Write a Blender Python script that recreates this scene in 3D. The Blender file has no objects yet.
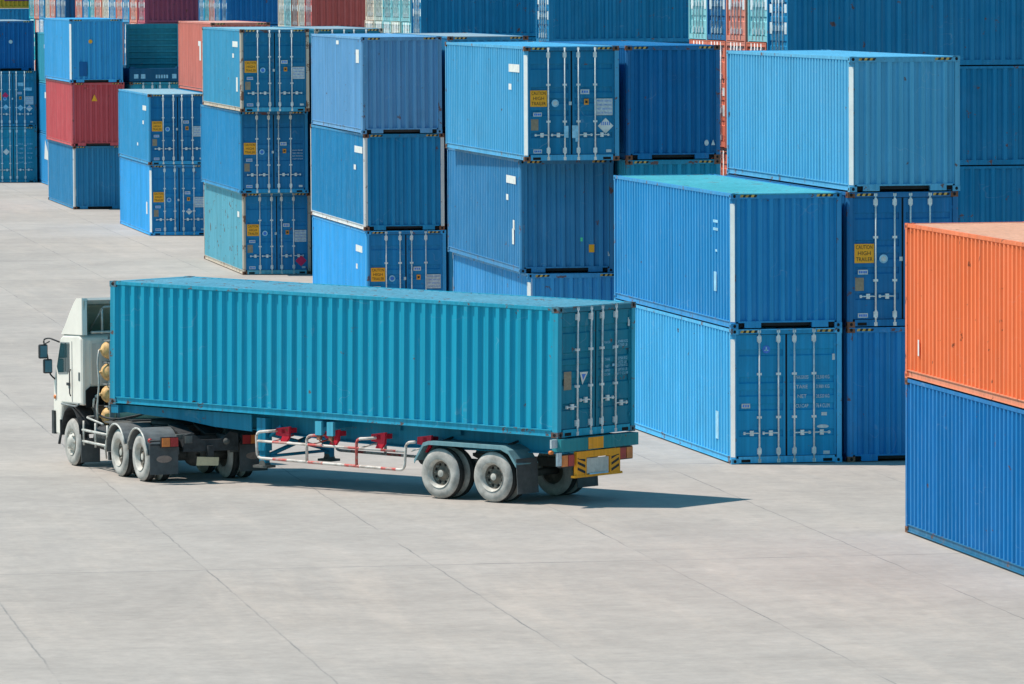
import bpy, bmesh, math, random
from mathutils import Vector, Matrix
random.seed(7)
PI = math.pi; R = math.radians
sc = bpy.context.scene
C = sc.collection
W = 2.438; L40 = 12.192; HC = 2.896; HS = 2.591

# ---------------------------------------------------------------- world, sun, camera
SUN_EL, SUN_AZ = 59.3, -82.5            # azimuth clockwise from +Y
world = bpy.data.worlds.new("World"); sc.world = world; world.use_nodes = True
nt = world.node_tree; nt.nodes.clear()
out = nt.nodes.new('ShaderNodeOutputWorld'); bg = nt.nodes.new('ShaderNodeBackground')
sky = nt.nodes.new('ShaderNodeTexSky'); sky.sky_type = 'NISHITA'; sky.sun_disc = False
sky.sun_elevation = R(SUN_EL); sky.sun_rotation = R(SUN_AZ)
sky.air_density = 1.0; sky.dust_density = 0.6; sky.ozone_density = 1.5
bg.inputs['Strength'].default_value = 0.112
tint = nt.nodes.new('ShaderNodeMix'); tint.data_type = 'RGBA'; tint.blend_type = 'MULTIPLY'; tint.inputs[0].default_value = 1; tint.inputs[7].default_value = (.52, 1.17, 1.12, 1)
nt.links.new(sky.outputs[0], tint.inputs[6]); nt.links.new(tint.outputs[2], bg.inputs[0]); nt.links.new(bg.outputs[0], out.inputs[0])
sd = bpy.data.lights.new('sun', 'SUN'); sd.energy = 4.95; sd.angle = R(0.5); sd.color = (1.0, 0.90, 0.80)
so = bpy.data.objects.new('sun', sd); C.objects.link(so)
dirv = Vector((math.sin(R(SUN_AZ))*math.cos(R(SUN_EL)), math.cos(R(SUN_AZ))*math.cos(R(SUN_EL)), math.sin(R(SUN_EL))))
so.rotation_euler = dirv.to_track_quat('Z', 'Y').to_euler(); so.location = (0, 60, 80)
cd = bpy.data.cameras.new('camera'); cam = bpy.data.objects.new('camera', cd); C.objects.link(cam)
cd.sensor_width = 36; cd.lens = 5764.2/1024*36; cd.clip_end = 4000; cd.clip_start = 1
cam.matrix_world = Matrix.Translation((0, 0, 10.351)) @ Matrix.Rotation(R(90-3.5906), 4, 'X') @ Matrix.Rotation(R(-0.2807), 4, 'Z')
sc.camera = cam
sc.view_settings.view_transform = 'Standard'; sc.view_settings.look = 'None'
sc.view_settings.exposure = 0.08; sc.view_settings.gamma = 1; sc.view_settings.use_curve_mapping = False

# ---------------------------------------------------------------- materials
def lin(c):
    return tuple(((v/255)/12.92 if v/255 <= .04045 else ((v/255+.055)/1.055)**2.4) for v in c)
def nodes(name):
    m = bpy.data.materials.new(name); m.use_nodes = True
    t = m.node_tree; return m, t, t.nodes['Principled BSDF']
def N(t, kind, **kw):
    n = t.nodes.new(kind)
    for k, v in kw.items():
        if k in n.inputs: n.inputs[k].default_value = v
        else: setattr(n, k, v)
    return n
def ramp(t, a, b, ca=(0, 0, 0, 1), cb=(1, 1, 1, 1)):
    r = t.nodes.new('ShaderNodeValToRGB'); e = r.color_ramp.elements
    e[0].position = a; e[0].color = ca; e[1].position = b; e[1].color = cb; return r
def mix(t, fac, a, b, blend='MIX'):
    m = t.nodes.new('ShaderNodeMix'); m.data_type = 'RGBA'; m.blend_type = blend
    for s, v in ((m.inputs[0], fac), (m.inputs[6], a), (m.inputs[7], b)):
        if isinstance(v, (int, float)): s.default_value = v
        elif isinstance(v, tuple): s.default_value = (*v[:3], 1)
        else: t.links.new(v, s)
    return m.outputs[2]
def seedcoord(t):
    tc = N(t, 'ShaderNodeTexCoord'); oi = N(t, 'ShaderNodeObjectInfo')
    mu = N(t, 'ShaderNodeMath', operation='MULTIPLY'); mu.inputs[1].default_value = 60
    t.links.new(oi.outputs['Random'], mu.inputs[0])
    ad = N(t, 'ShaderNodeVectorMath', operation='ADD')
    t.links.new(tc.outputs['Object'], ad.inputs[0]); t.links.new(mu.outputs[0], ad.inputs[1])
    return ad.outputs[0]
def noise(t, vec, scale, detail=4, rough=.6, mapping=None):
    if mapping:
        mp = N(t, 'ShaderNodeMapping'); mp.inputs['Scale'].default_value = mapping
        t.links.new(vec, mp.inputs[0]); vec = mp.outputs[0]
    n = N(t, 'ShaderNodeTexNoise'); n.inputs['Scale'].default_value = scale
    n.inputs['Detail'].default_value = detail; n.inputs['Roughness'].default_value = rough
    t.links.new(vec, n.inputs['Vector']); return n.outputs['Fac']
BASE = {}
RUST = (0.16, 0.055, 0.025)
def paint(name, col, fade=.38, rust=.3, rough=.5, dirt=.5, metallic=0):
    """weathered paint: chalky blotches, vertical run marks, rust freckles and scrapes, dented sheet"""
    m, t, b = nodes(name); v = seedcoord(t); BASE[m.name] = col
    pale = tuple(min(1, c*1.12 + .035) for c in col); dark = tuple(c*.62 for c in col)
    r1 = ramp(t, .42, .66); t.links.new(noise(t, v, .55, 6, .65), r1.inputs[0])
    mm = N(t, 'ShaderNodeMath', operation='MULTIPLY'); mm.inputs[1].default_value = fade; t.links.new(r1.outputs[0], mm.inputs[0])
    c = mix(t, mm.outputs[0], col, pale)
    r2 = ramp(t, .44, .74); t.links.new(noise(t, v, 1.0, 5, .7, (5.5, 5.5, .16)), r2.inputs[0])
    m2 = N(t, 'ShaderNodeMath', operation='MULTIPLY'); m2.inputs[1].default_value = dirt; t.links.new(r2.outputs[0], m2.inputs[0])
    c = mix(t, m2.outputs[0], c, dark)
    r4 = ramp(t, .655, .70); t.links.new(noise(t, v, 2.2, 8, .72, (1.6, 1.6, .5)), r4.inputs[0])       # pale scrapes
    m4 = N(t, 'ShaderNodeMath', operation='MULTIPLY'); m4.inputs[1].default_value = .5; t.links.new(r4.outputs[0], m4.inputs[0])
    c = mix(t, m4.outputs[0], c, tuple(min(1, x*.75+.12) for x in col))
    ns = N(t, 'ShaderNodeTexNoise'); ns.inputs['Scale'].default_value = 1.0; ns.inputs['Detail'].default_value = 2       # thin wandering scratches
    ms_ = N(t, 'ShaderNodeMapping'); ms_.inputs['Scale'].default_value = (1.1, .5, 1.4); t.links.new(v, ms_.inputs[0]); t.links.new(ms_.outputs[0], ns.inputs['Vector'])
    ds = N(t, 'ShaderNodeMath', operation='SUBTRACT'); ds.inputs[1].default_value = .53; t.links.new(ns.outputs['Fac'], ds.inputs[0])
    ab = N(t, 'ShaderNodeMath', operation='ABSOLUTE'); t.links.new(ds.outputs[0], ab.inputs[0])
    rs = ramp(t, .0, .006, (1, 1, 1, 1), (0, 0, 0, 1)); t.links.new(ab.outputs[0], rs.inputs[0])
    gs = ramp(t, .52, .62); t.links.new(noise(t, v, .9, 4), gs.inputs[0])
    m7 = N(t, 'ShaderNodeMath', operation='MULTIPLY'); t.links.new(rs.outputs[0], m7.inputs[0]); t.links.new(gs.outputs[0], m7.inputs[1])
    m8 = N(t, 'ShaderNodeMath', operation='MULTIPLY'); m8.inputs[1].default_value = .45; t.links.new(m7.outputs[0], m8.inputs[0])
    c = mix(t, m8.outputs[0], c, tuple(min(1, x*.7+.18) for x in col))
    r5 = ramp(t, .25, .75, (.88, .88, .88, 1), (1.24, 1.24, 1.24, 1)); t.links.new(noise(t, v, 1.0, 4, .6, (13, 13, .09)), r5.inputs[0])
    c = mix(t, 1.0, c, r5.outputs[0], 'MULTIPLY')
    r9 = ramp(t, .56, .66); t.links.new(noise(t, v, .8, 8, .7, (1, 1, .7)), r9.inputs[0])                      # grime patches
    m9 = N(t, 'ShaderNodeMath', operation='MULTIPLY'); m9.inputs[1].default_value = dirt*.5; t.links.new(r9.outputs[0], m9.inputs[0])
    c = mix(t, m9.outputs[0], c, tuple(x*.6+.012 for x in col))
    r6 = ramp(t, .60, .72); t.links.new(noise(t, v, 1.0, 6, .7, (9, 9, .35)), r6.inputs[0])                # chalky runs
    m6 = N(t, 'ShaderNodeMath', operation='MULTIPLY'); m6.inputs[1].default_value = fade*.9; t.links.new(r6.outputs[0], m6.inputs[0])
    c = mix(t, m6.outputs[0], c, tuple(min(1, x*.85+.10) for x in col))
    lo = .70 - .13*rust
    r3 = ramp(t, lo, lo+.03); t.links.new(noise(t, v, 3.1, 9, .68), r3.inputs[0])
    m3 = N(t, 'ShaderNodeMath', operation='MULTIPLY'); m3.inputs[1].default_value = .85; t.links.new(r3.outputs[0], m3.inputs[0])
    c = mix(t, m3.outputs[0], c, RUST)
    t.links.new(c, b.inputs['Base Color'])
    rr = ramp(t, .3, .7, (rough-.1,)*3+(1,), (min(1, rough+.2),)*3+(1,)); t.links.new(noise(t, v, 2.5, 5), rr.inputs[0])
    t.links.new(rr.outputs[0], b.inputs['Roughness']); b.inputs['Metallic'].default_value = metallic
    b.inputs['Specular IOR Level'].default_value = .22
    bp = N(t, 'ShaderNodeBump'); bp.inputs['Strength'].default_value = .35; bp.inputs['Distance'].default_value = .02
    t.links.new(noise(t, v, 1.7, 3, .5), bp.inputs['Height']); t.links.new(bp.outputs[0], b.inputs['Normal'])
    return m
def plain(name, col, rough=.6, metallic=0, var=.25, scale=6, spec=.4):
    m, t, b = nodes(name); v = seedcoord(t)
    r = ramp(t, .35, .7); t.links.new(noise(t, v, scale, 5, .65), r.inputs[0])
    c = mix(t, r.outputs[0], tuple(x*(1-var) for x in col), tuple(min(1, x*(1+var)) for x in col))
    t.links.new(c, b.inputs['Base Color']); b.inputs['Roughness'].default_value = rough
    b.inputs['Metallic'].default_value = metallic; b.inputs['Specular IOR Level'].default_value = spec
    return m
M = {}
M['rubber'] = plain('rubber_seal', (.02, .025, .03), .8)
M['hole'] = plain('casting_hole', (.008, .008, .009), .9)
M['zinc'] = plain('galvanised_steel', (.74, .77, .78), .55, 0, .18, 9)
M['white'] = plain('white_decal', (.72, .72, .70), .5, 0, .14, 8)
M['tape'] = plain('white_post_strip', (.90, .90, .88), .5, 0, .06, 3)
M['palegrey'] = plain('worn_decal', (.55, .62, .66), .6, 0, .18, 14)
M['tan'] = plain('tan_plate', (.30, .24, .17), .6, 0, .2, 12)
M['yellow'] = plain('yellow_decal', (.98, .42, .02), .5, 0, .08, 9)
M['hazard'] = plain('worn_hazard_yellow', (.62, .40, .10), .6, 0, .45, 9)
M['black'] = plain('black_print', (.02, .02, .022), .6)
M['orange'] = plain('orange_decal', (.75, .30, .03), .5)
M['pink'] = plain('red_placard', (.70, .02, .12), .5, 0, .08)
M['blue_decal'] = plain('blue_decal', (.05, .20, .70), .5)
M['cyan_decal'] = plain('pale_blue_decal', (.30, .60, .80), .5)
M['green_decal'] = plain('green_decal', (.08, .62, .30), .5)
M['floor'] = plain('under_structure', (.03, .035, .04), .8)
M['tyre'] = plain('tyre_tread', (.045, .045, .045), .85, 0, .4, 7)
M['sidewall'] = plain('dusty_sidewall', (.43, .41, .385), .9, 0, .32, 4)
M['rim'] = plain('wheel_steel', (.52, .50, .46), .7, .0, .3, 6)
M['rimdark'] = plain('dusty_rim', (.15, .13, .11), .8, 0, .4, 7)
M['chassis'] = plain('tractor_chassis', (.035, .038, .042), .65, 0, .5, 5)
M['grime'] = plain('road_grime', (.11, .11, .105), .85, 0, .4, 5)
M['fender'] = plain('fender_plastic', (.13, .14, .145), .6, 0, .25, 4)
M['flap'] = plain('mud_flap_rubber', (.085, .092, .098), .8, 0, .25, 4)
M['cab'] = plain('white_cab_paint', (.80, .75, .68), .4, 0, .07, 1.6, .4)
M['cabgrey'] = plain('cab_grey_plastic', (.22, .24, .25), .6)
M['inner'] = plain('deflector_inside', (.34, .32, .24), .7, 0, .2, 2)
M['glass'] = plain('cab_glass', (.02, .06, .07), .08, 0, .2, 2, .6)
M['mirror'] = plain('mirror_shell', (.05, .16, .22), .3, 0, .2, 3, .6)
M['redlens'] = plain('red_lens', (.45, .03, .03), .3)
M['orangelens'] = plain('orange_lens', (.75, .22, .05), .3)
M['pipe'] = plain('pale_steel_pipe', (.50, .49, .46), .55, .2, .3, 8)
M['gas'] = plain('yellow_gas_cylinder', (.66, .40, .16), .6, 0, .4, 9)
M['gasbody'] = plain('cream_cylinder_body', (.62, .56, .42), .55, 0, .12, 4)
M['redpaint'] = paint('red_bracket_paint', (.62, .02, .045), .15, .25)
M['truckblue'] = paint('trailer_blue_paint', (.012, .215, .36), .25, .55)
M['bumperyellow'] = paint('bumper_yellow_paint', (.92, .36, .02), .12, .4)
M['platewhite'] = plain('dirty_number_plate', (.60, .57, .52), .6, 0, .15, 8)
M['plateyellow'] = plain('pale_number_plate', (.58, .50, .33), .6, 0, .12, 8)
M['wornplate'] = plain('worn_flap_badge', (.30, .22, .19), .7, 0, .25, 8)
M['guard'] = None
def guard_mat():
    m, t, b = nodes('red_and_white_guard_paint'); tc = N(t, 'ShaderNodeTexCoord')
    wv = N(t, 'ShaderNodeTexWave'); wv.bands_direction = 'Y'; wv.inputs['Scale'].default_value = .32
    wv.inputs['Distortion'].default_value = .3
    t.links.new(tc.outputs['Object'], wv.inputs[0]); r = ramp(t, .62, .66); t.links.new(wv.outputs['Fac'], r.inputs[0])
    n = ramp(t, .48, .62); t.links.new(noise(t, tc.outputs['Object'], 5, 6), n.inputs[0])
    c = mix(t, r.outputs[0], (.66, .61, .57), (.55, .09, .08))
    c = mix(t, n.outputs[0], c, (.42, .36, .32)); t.links.new(c, b.inputs['Base Color']); b.inputs['Roughness'].default_value = .6
    return m
M['guard'] = guard_mat()
M['stripe'] = None

# ---------------------------------------------------------------- mesh builder
class MB:
    def __init__(s): s.v = []; s.f = []; s.m = []; s.s = []
    def face(s, idx, mi=0, smooth=False): s.f.append(tuple(idx)); s.m.append(mi); s.s.append(smooth)
    def poly(s, pts, mi=0):
        b = len(s.v); s.v += [tuple(p) for p in pts]; s.face(range(b, b+len(pts)), mi)
    def box(s, a, c, mi=0):
        (x0, y0, z0), (x1, y1, z1) = a, c; b = len(s.v)
        s.v += [(x0,y0,z0),(x1,y0,z0),(x1,y1,z0),(x0,y1,z0),(x0,y0,z1),(x1,y0,z1),(x1,y1,z1),(x0,y1,z1)]
        for q in ((0,3,2,1),(4,5,6,7),(0,1,5,4),(1,2,6,5),(2,3,7,6),(3,0,4,7)): s.face([b+i for i in q], mi)
    def hexa(s, p, mi=0):
        b = len(s.v); s.v += [tuple(q) for q in p]
        for q in ((0,3,2,1),(4,5,6,7),(0,1,5,4),(1,2,6,5),(2,3,7,6),(3,0,4,7)): s.face([b+i for i in q], mi)
    def prism(s, poly, axis, a, c, mi=0):
        """poly: 2-D outline in the other two axes (x: (y,z); y: (x,z); z: (x,y))"""
        def P(p, t): return {'x': (t, p[0], p[1]), 'y': (p[0], t, p[1]), 'z': (p[0], p[1], t)}[axis]
        b = len(s.v); n = len(poly); s.v += [P(p, a) for p in poly] + [P(p, c) for p in poly]
        s.face(range(b, b+n), mi); s.face(range(b+2*n-1, b+n-1, -1), mi)
        for i in range(n): j = (i+1) % n; s.face((b+i, b+j, b+n+j, b+n+i), mi)
    def tube(s, pts, r, n=8, mi=0, closed=False, caps=True):
        pts = [Vector(p) for p in pts]; k = len(pts); rings = []
        for i, p in enumerate(pts):
            a = pts[i-1] if (i > 0 or closed) else p; c = pts[(i+1) % k] if (i < k-1 or closed) else p
            d = (c-a).normalized(); up = Vector((0, 0, 1)) if abs(d.z) < .9 else Vector((1, 0, 0))
            u = d.cross(up).normalized(); w = u.cross(d).normalized(); b = len(s.v)
            rr = r[i] if isinstance(r, (list, tuple)) else r
            s.v += [tuple(p + (u*math.cos(2*PI*j/n) + w*math.sin(2*PI*j/n))*rr) for j in range(n)]; rings.append(b)
        for i in range(k if closed else k-1):
            a, c = rings[i], rings[(i+1) % k]
            for j in range(n): s.face((a+j, a+(j+1) % n, c+(j+1) % n, c+j), mi, True)
        if caps and not closed:
            s.face(range(rings[0], rings[0]+n), mi); s.face(range(rings[-1]+n-1, rings[-1]-1, -1), mi)
    def lathe(s, prof, c, n=28, axis='x', mis=None, mi=0):
        """prof: (along axis, radius)"""
        rings = []
        for a, r in prof:
            b = len(s.v)
            for j in range(n):
                q = 2*PI*j/n; u, w = r*math.cos(q), r*math.sin(q)
                s.v.append((c[0]+a, c[1]+u, c[2]+w) if axis == 'x' else (c[0]+u, c[1]+a, c[2]+w) if axis == 'y' else (c[0]+u, c[1]+w, c[2]+a))
            rings.append(b)
        for i in range(len(prof)-1):
            for j in range(n):
                s.face((rings[i]+j, rings[i]+(j+1) % n, rings[i+1]+(j+1) % n, rings[i+1]+j), mis[i] if mis else mi, True)
    def raw(s, vs, fs, fn, mi=0):
        b = len(s.v); s.v += [fn(p) for p in vs]
        for f in fs: s.face([b+i for i in f], mi)
    def mesh(s, name, nslots=1, mats=None, bevel=0, recalc=True):
        me = bpy.data.meshes.new(name); me.from_pydata(s.v, [], s.f)
        me.polygons.foreach_set('material_index', s.m); me.polygons.foreach_set('use_smooth', s.s)
        bm = bmesh.new(); bm.from_mesh(me)
        if bevel:
            bmesh.ops.remove_doubles(bm, verts=bm.verts, dist=1e-5)
            bmesh.ops.recalc_face_normals(bm, faces=bm.faces)
            bmesh.ops.bevel(bm, geom=[e for e in bm.edges if len(e.link_faces) == 2 and e.calc_face_angle() > .5], offset=bevel, segments=2, profile=.5, affect='EDGES')
        elif recalc: bmesh.ops.recalc_face_normals(bm, faces=bm.faces)
        bm.to_mesh(me); bm.free()
        for x in (mats or [M['floor']]*nslots): me.materials.append(x)
        return me
def add(name, me, parent=None, mats=None):
    o = bpy.data.objects.new(name, me); C.objects.link(o); o.parent = parent
    if mats:
        for i, x in enumerate(mats):
            if x and o.material_slots[i].material is not x:
                o.material_slots[i].link = 'OBJECT'; o.material_slots[i].material = x
    return o
def part(name, mb, mats, parent, **kw):
    return add(name, mb.mesh(name, mats=mats if isinstance(mats, list) else [mats], **kw), parent)
def thing(name, label, cat, loc, rz=0, group=None, rx=0):
    o = bpy.data.objects.new(name, None); C.objects.link(o); o.location = loc; o.rotation_euler = (rx, 0, rz)
    o.empty_display_size = .3; o['label'] = label; o['category'] = cat
    if group: o['group'] = group
    return o
_txt = {}
def text_geo(s):
    if s not in _txt:
        cu = bpy.data.curves.new('lettering', 'FONT'); cu.body = s; cu.align_x = 'CENTER'; cu.align_y = 'CENTER'; cu.size = 1; cu.resolution_u = 2
        o = bpy.data.objects.new('lettering', cu); C.objects.link(o); bpy.context.view_layer.update()
        me = bpy.data.meshes.new_from_object(o.evaluated_get(bpy.context.evaluated_depsgraph_get()))
        vs = [tuple(v.co) for v in me.vertices]; fs = [tuple(p.vertices) for p in me.polygons]
        w = max(v[0] for v in vs)-min(v[0] for v in vs); h = max(v[1] for v in vs)-min(v[1] for v in vs)
        bpy.data.objects.remove(o); bpy.data.curves.remove(cu); bpy.data.meshes.remove(me)
        _txt[s] = (vs, fs, w, h)
    return _txt[s]
def letters(mb, s, x, z, y, h, mi, wmax=None, bold=0):
    vs, fs, w, hh = text_geo(s); k = h/hh; kx = min(k, wmax/w) if wmax else k
    mb.raw(vs, fs, lambda p: (x+p[0]*kx, y, z+p[1]*k), mi)

# ---------------------------------------------------------------- containers
def corrugate(a0, a1, pitch, outer, depth):
    """profile points (along, offset) of trapezoid sheet"""
    n = max(1, round((a1-a0)/pitch)); p = (a1-a0)/n; out = []
    for i in range(n):
        s = a0+i*p
        out += [(s, 0), (s+p*.33, 0), (s+p*.5, depth), (s+p*.83, depth)]
    out.append((a1, 0))
    return [(a, outer+o) for a, o in out]
_mesh = {}
def cached(key, fn):
    if key not in _mesh: _mesh[key] = fn()
    return _mesh[key]
def sheet(name, prof, axis_fn, z0, z1):
    mb = MB(); b = 0
    for a, o in prof: mb.v += [axis_fn(a, o, z0), axis_fn(a, o, z1)]
    for i in range(len(prof)-1): mb.face((2*i, 2*i+2, 2*i+3, 2*i+1))
    return mb.mesh(name, 1, recalc=False)
def m_side(L, H, right):
    pr = corrugate(.15, L-.15, .278, .014, .06)
    f = (lambda a, o, z: (W-o, a, z)) if right else (lambda a, o, z: (o, a, z))
    return sheet('side_wall', pr, f, .15, H-.05)
def m_end(L, H, far):
    pr = corrugate(.12, W-.12, .25, .018, .062)
    f = (lambda a, o, z: (a, L-o, z)) if far else (lambda a, o, z: (a, o, z))
    return sheet('end_wall', pr, f, .15, H-.07)
def m_roof(L, H):
    mb = MB(); n = int((L-.3)/.209); p = (L-.3)/n; pr = []
    for i in range(n):
        s = .15+i*p; pr += [(s, 0), (s+p*.3, 0), (s+p*.45, .02), (s+p*.85, .02)]
    pr.append((L-.15, 0))
    for a, o in pr: mb.v += [(.05, a, H-.034+o), (W-.05, a, H-.034+o)]
    for i in range(len(pr)-1): mb.face((2*i, 2*i+1, 2*i+3, 2*i+2))
    mb.box((.04, .0, H-.03), (W-.04, .15, H-.008)); mb.box((.04, L-.15, H-.03), (W-.04, L, H-.008))
    return mb.mesh('roof', 1, recalc=False)
def m_brail(L, right):
    mb = MB()
    def bx(x0, x1, z0, z1, y0=.178, y1=L-.178):
        if right: x0, x1 = W-x1, W-x0
        mb.box((x0, y0, z0), (x1, y1, z1))
    bx(.026, .032, .035, .155); bx(.004, .06, .148, .165); bx(.002, .06, .03, .044)
    return mb.mesh('bottom_rail', 1)
def m_trail(L, H, right):
    mb = MB(); x0, x1 = (.006, .07) if not right else (W-.07, W-.006)
    mb.box((x0, .178, H-.072), (x1, L-.178, H-.006)); return mb.mesh('top_rail', 1)
def m_post(L, H, right, far, ch=.045):
    mb = MB(); x0, x1 = (.004, .11) if not right else (W-.11, W-.004); y0, y1 = (.006, .15) if not far else (L-.15, L-.006)
    fx = (lambda x: x) if not right else (lambda x: W-x); fy = (lambda y: y) if not far else (lambda y: L-y)
    mb.prism([(fx(a), fy(b)) for a, b in ((.004, .15), (.004, .006+ch), (.004+ch, .006), (.112, .006), (.112, .15))], 'z', .118, H-.118); return mb.mesh('corner_post', 1)
def m_cast(L, H, right, far, top):
    mb = MB(); x0, x1 = (0, .162) if not right else (W-.162, W); y0, y1 = (0, .178) if not far else (L-.178, L)
    z0, z1 = (.003, .119) if not top else (H-.119, H)
    mb.box((x0, y0, z0), (x1, y1, z1)); zc = (z0+z1)/2
    def oval(c, ax, ra, rb, e):
        pts = []
        for j in range(12):
            q = 2*PI*j/12; u, w = ra*math.cos(q), rb*math.sin(q)
            pts.append((c[0]+u, c[1], c[2]+w) if ax == 'y' else (c[0], c[1]+u, c[2]+w) if ax == 'x' else (c[0]+u, c[1]+w, c[2]))
        mb.poly(pts, 1)
    oval(((x0+x1)/2, -.002 if not far else L+.002, zc), 'y', .032, .036, 0)
    oval((-.002 if not right else W+.002, (y0+y1)/2, zc), 'x', .04, .032, 0)
    if top: oval(((x0+x1)/2, (y0+y1)/2, z1+.002), 'z', .034, .055, 0)
    return mb.mesh('corner_casting', 2, [M['floor'], M['hole']], recalc=False)
def m_header(L, H, far, haz):
    mb = MB(); y0, y1 = (.008, .1) if not far else (L-.1, L-.008)
    mb.box((.162, y0, H-.118), (W-.162, y1, H-.006))
    if haz and not far:
        for s in (.20, W-.20-.36):
            for i in range(6):
                x = s+i*.06; mb.poly([(x, .005, H-.085), (x+.06, .005, H-.085), (x+.085, .005, H-.028), (x+.025, .005, H-.028)], 1+i % 2)
    return mb.mesh('header', 3, [M['floor'], M['hazard'], M['black']], recalc=False)
def m_sill(L, far, tunnel):
    mb = MB(); y0, y1 = (.006, .11) if not far else (L-.11, L-.006)
    if tunnel:
        mb.box((.162, y0, .128), (W-.162, y1, .165)); mb.box((.30, y0, .02), (.66, y1, .128)); mb.box((W-.66, y0, .02), (W-.30, y1, .128))
        mb.box((.66, y0+.3, .02), (W-.66, y0+.32, .128), 1) if not far else None
        mb.box((.162, y0+.05, .03), (.30, y1, .128), 1); mb.box((W-.30, y0+.05, .03), (W-.162, y1, .128), 1)
    else:
        mb.box((.162, y0, .02), (W-.162, y1, .16))
        mb.box((.22, y0-.003, .035), (.42, y0, .10), 1); mb.box((W-.42, y0-.003, .035), (W-.22, y0, .10), 1)
    return mb.mesh('sill', 2, [M['floor'], M['hole']])
def m_floor(L):
    mb = MB(); mb.box((.07, .15, .05), (W-.07, L-.15, .14)); return mb.mesh('floor', 1)
def door_profile(z0, z1):
    h = z1-z0; pr = [(z0, 0)]
    for f in (.18, .40, .52, .63, .86):
        c = z0+h*f; pr += [(c-.075, 0), (c-.05, .026), (c+.05, .026), (c+.075, 0)]
    pr.append((z1, 0)); return pr
def m_door(H, right):
    mb = MB(); z0, z1 = .17, H-.13; x0, x1 = (.12, W/2-.022) if not right else (W/2+.022, W-.12); ys = .048
    pr = door_profile(z0+.03, z1-.03); b = len(mb.v)
    for z, o in pr: mb.v += [(x0+.05, ys+o, z), (x1-.05, ys+o, z)]
    for i in range(len(pr)-1): mb.face((b+2*i, b+2*i+1, b+2*i+3, b+2*i+2))
    mb.box((x0, ys-.006, z0), (x0+.055, ys+.05, z1)); mb.box((x1-.055, ys-.006, z0), (x1, ys+.05, z1))
    mb.box((x0+.055, ys-.005, z0), (x1-.055, ys+.05, z0+.045)); mb.box((x0+.055, ys-.005, z1-.045), (x1-.055, ys+.05, z1))
    mb.box((x0-.012, ys+.012, z0-.012), (x0, ys+.03, z1+.012), 1); mb.box((x1, ys+.012, z0-.012), (x1+.02, ys+.03, z1+.012), 1)
    mb.box((x0-.012, ys+.012, z1), (x1+.02, ys+.03, z1+.014), 1); mb.box((x0-.012, ys+.012, z0-.014), (x1+.02, ys+.03, z0), 1)
    for f in (.08, .36, .64, .92):                       # hinges
        zz = z0+(z1-z0)*f; xx = (x0-.05, x0+.06) if not right else (x1-.06, x1+.05)
        mb.box((xx[0], ys-.016, zz-.035), (xx[1], ys-.007, zz+.035), 2)
    return mb.mesh('door', 3, [M['floor'], M['rubber'], M['floor']], recalc=False)
BARS = (.62, 1.04, 1.39, 1.82)
def m_bar(H, x):
    mb = MB(); y = .012
    mb.tube([(x, y, .05), (x, y, H-.03)], .019, 8)
    for z in (.27, H-.22): mb.box((x-.045, y-.01, z-.06), (x+.045, y+.036, z+.06)); mb.box((x-.028, y-.018, z-.085), (x+.028, y-.01, z+.085))
    for z in (1.0, H*.665): mb.box((x-.05, y-.016, z-.025), (x+.05, y+.036, z+.025))
    for z in (.065, H-.05): mb.box((x-.035, y-.012, z-.04), (x+.035, y+.02, z+.04))
    return mb.mesh('locking_bar', 1)
def m_handle(x, sgn, z):
    mb = MB(); y = .004
    mb.tube([(x, y, z), (x+sgn*.12, y-.008, z+.005), (x+sgn*.36, y-.008, z)], .014, 6); mb.box((x+sgn*.17-.04, y-.014, z-.055), (x+sgn*.17+.04, y+.03, z+.055))
    mb.box((x+sgn*.33-.02, y-.012, z-.03), (x+sgn*.33+.02, y+.03, z+.03)); return mb.mesh('handle', 1)
YD = .0385
def plate(mb, x, z, w, h, mi=0, y=YD): mb.box((x-w/2, y, z-h/2), (x+w/2, y+.003, z+h/2), mi)
def disc(mb, x, z, r, mi, y=YD, n=16, ry=None):
    mb.poly([(x+r*math.cos(2*PI*j/n), y, z+(ry or r)*math.sin(2*PI*j/n)) for j in range(n)], mi)
def diamond(mb, x, z, r, mi, y=YD): mb.poly([(x-r, y, z), (x, y, z-r), (x+r, y, z), (x, y, z+r)], mi)
def decal(name, key, fn, mats, parent):
    def mk():
        mb = MB(); fn(mb); return mb.mesh(name, mats=mats, recalc=False)
    return add(name, cached(('decal',)+key, mk), parent)
def caution_sign(p, H, z=1.58):
    def fn(mb):
        plate(mb, .375, z, .43, .41, 0)
        for s, dz in (('CAUTION', .13), ('HIGH', 0), ('TRAILER', -.13)): letters(mb, s, .375, z+dz, YD-.003, .085, 1, .36)
    decal('caution_sign', ('caution', H, z), fn, [M['yellow'], M['black']], p)
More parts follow.
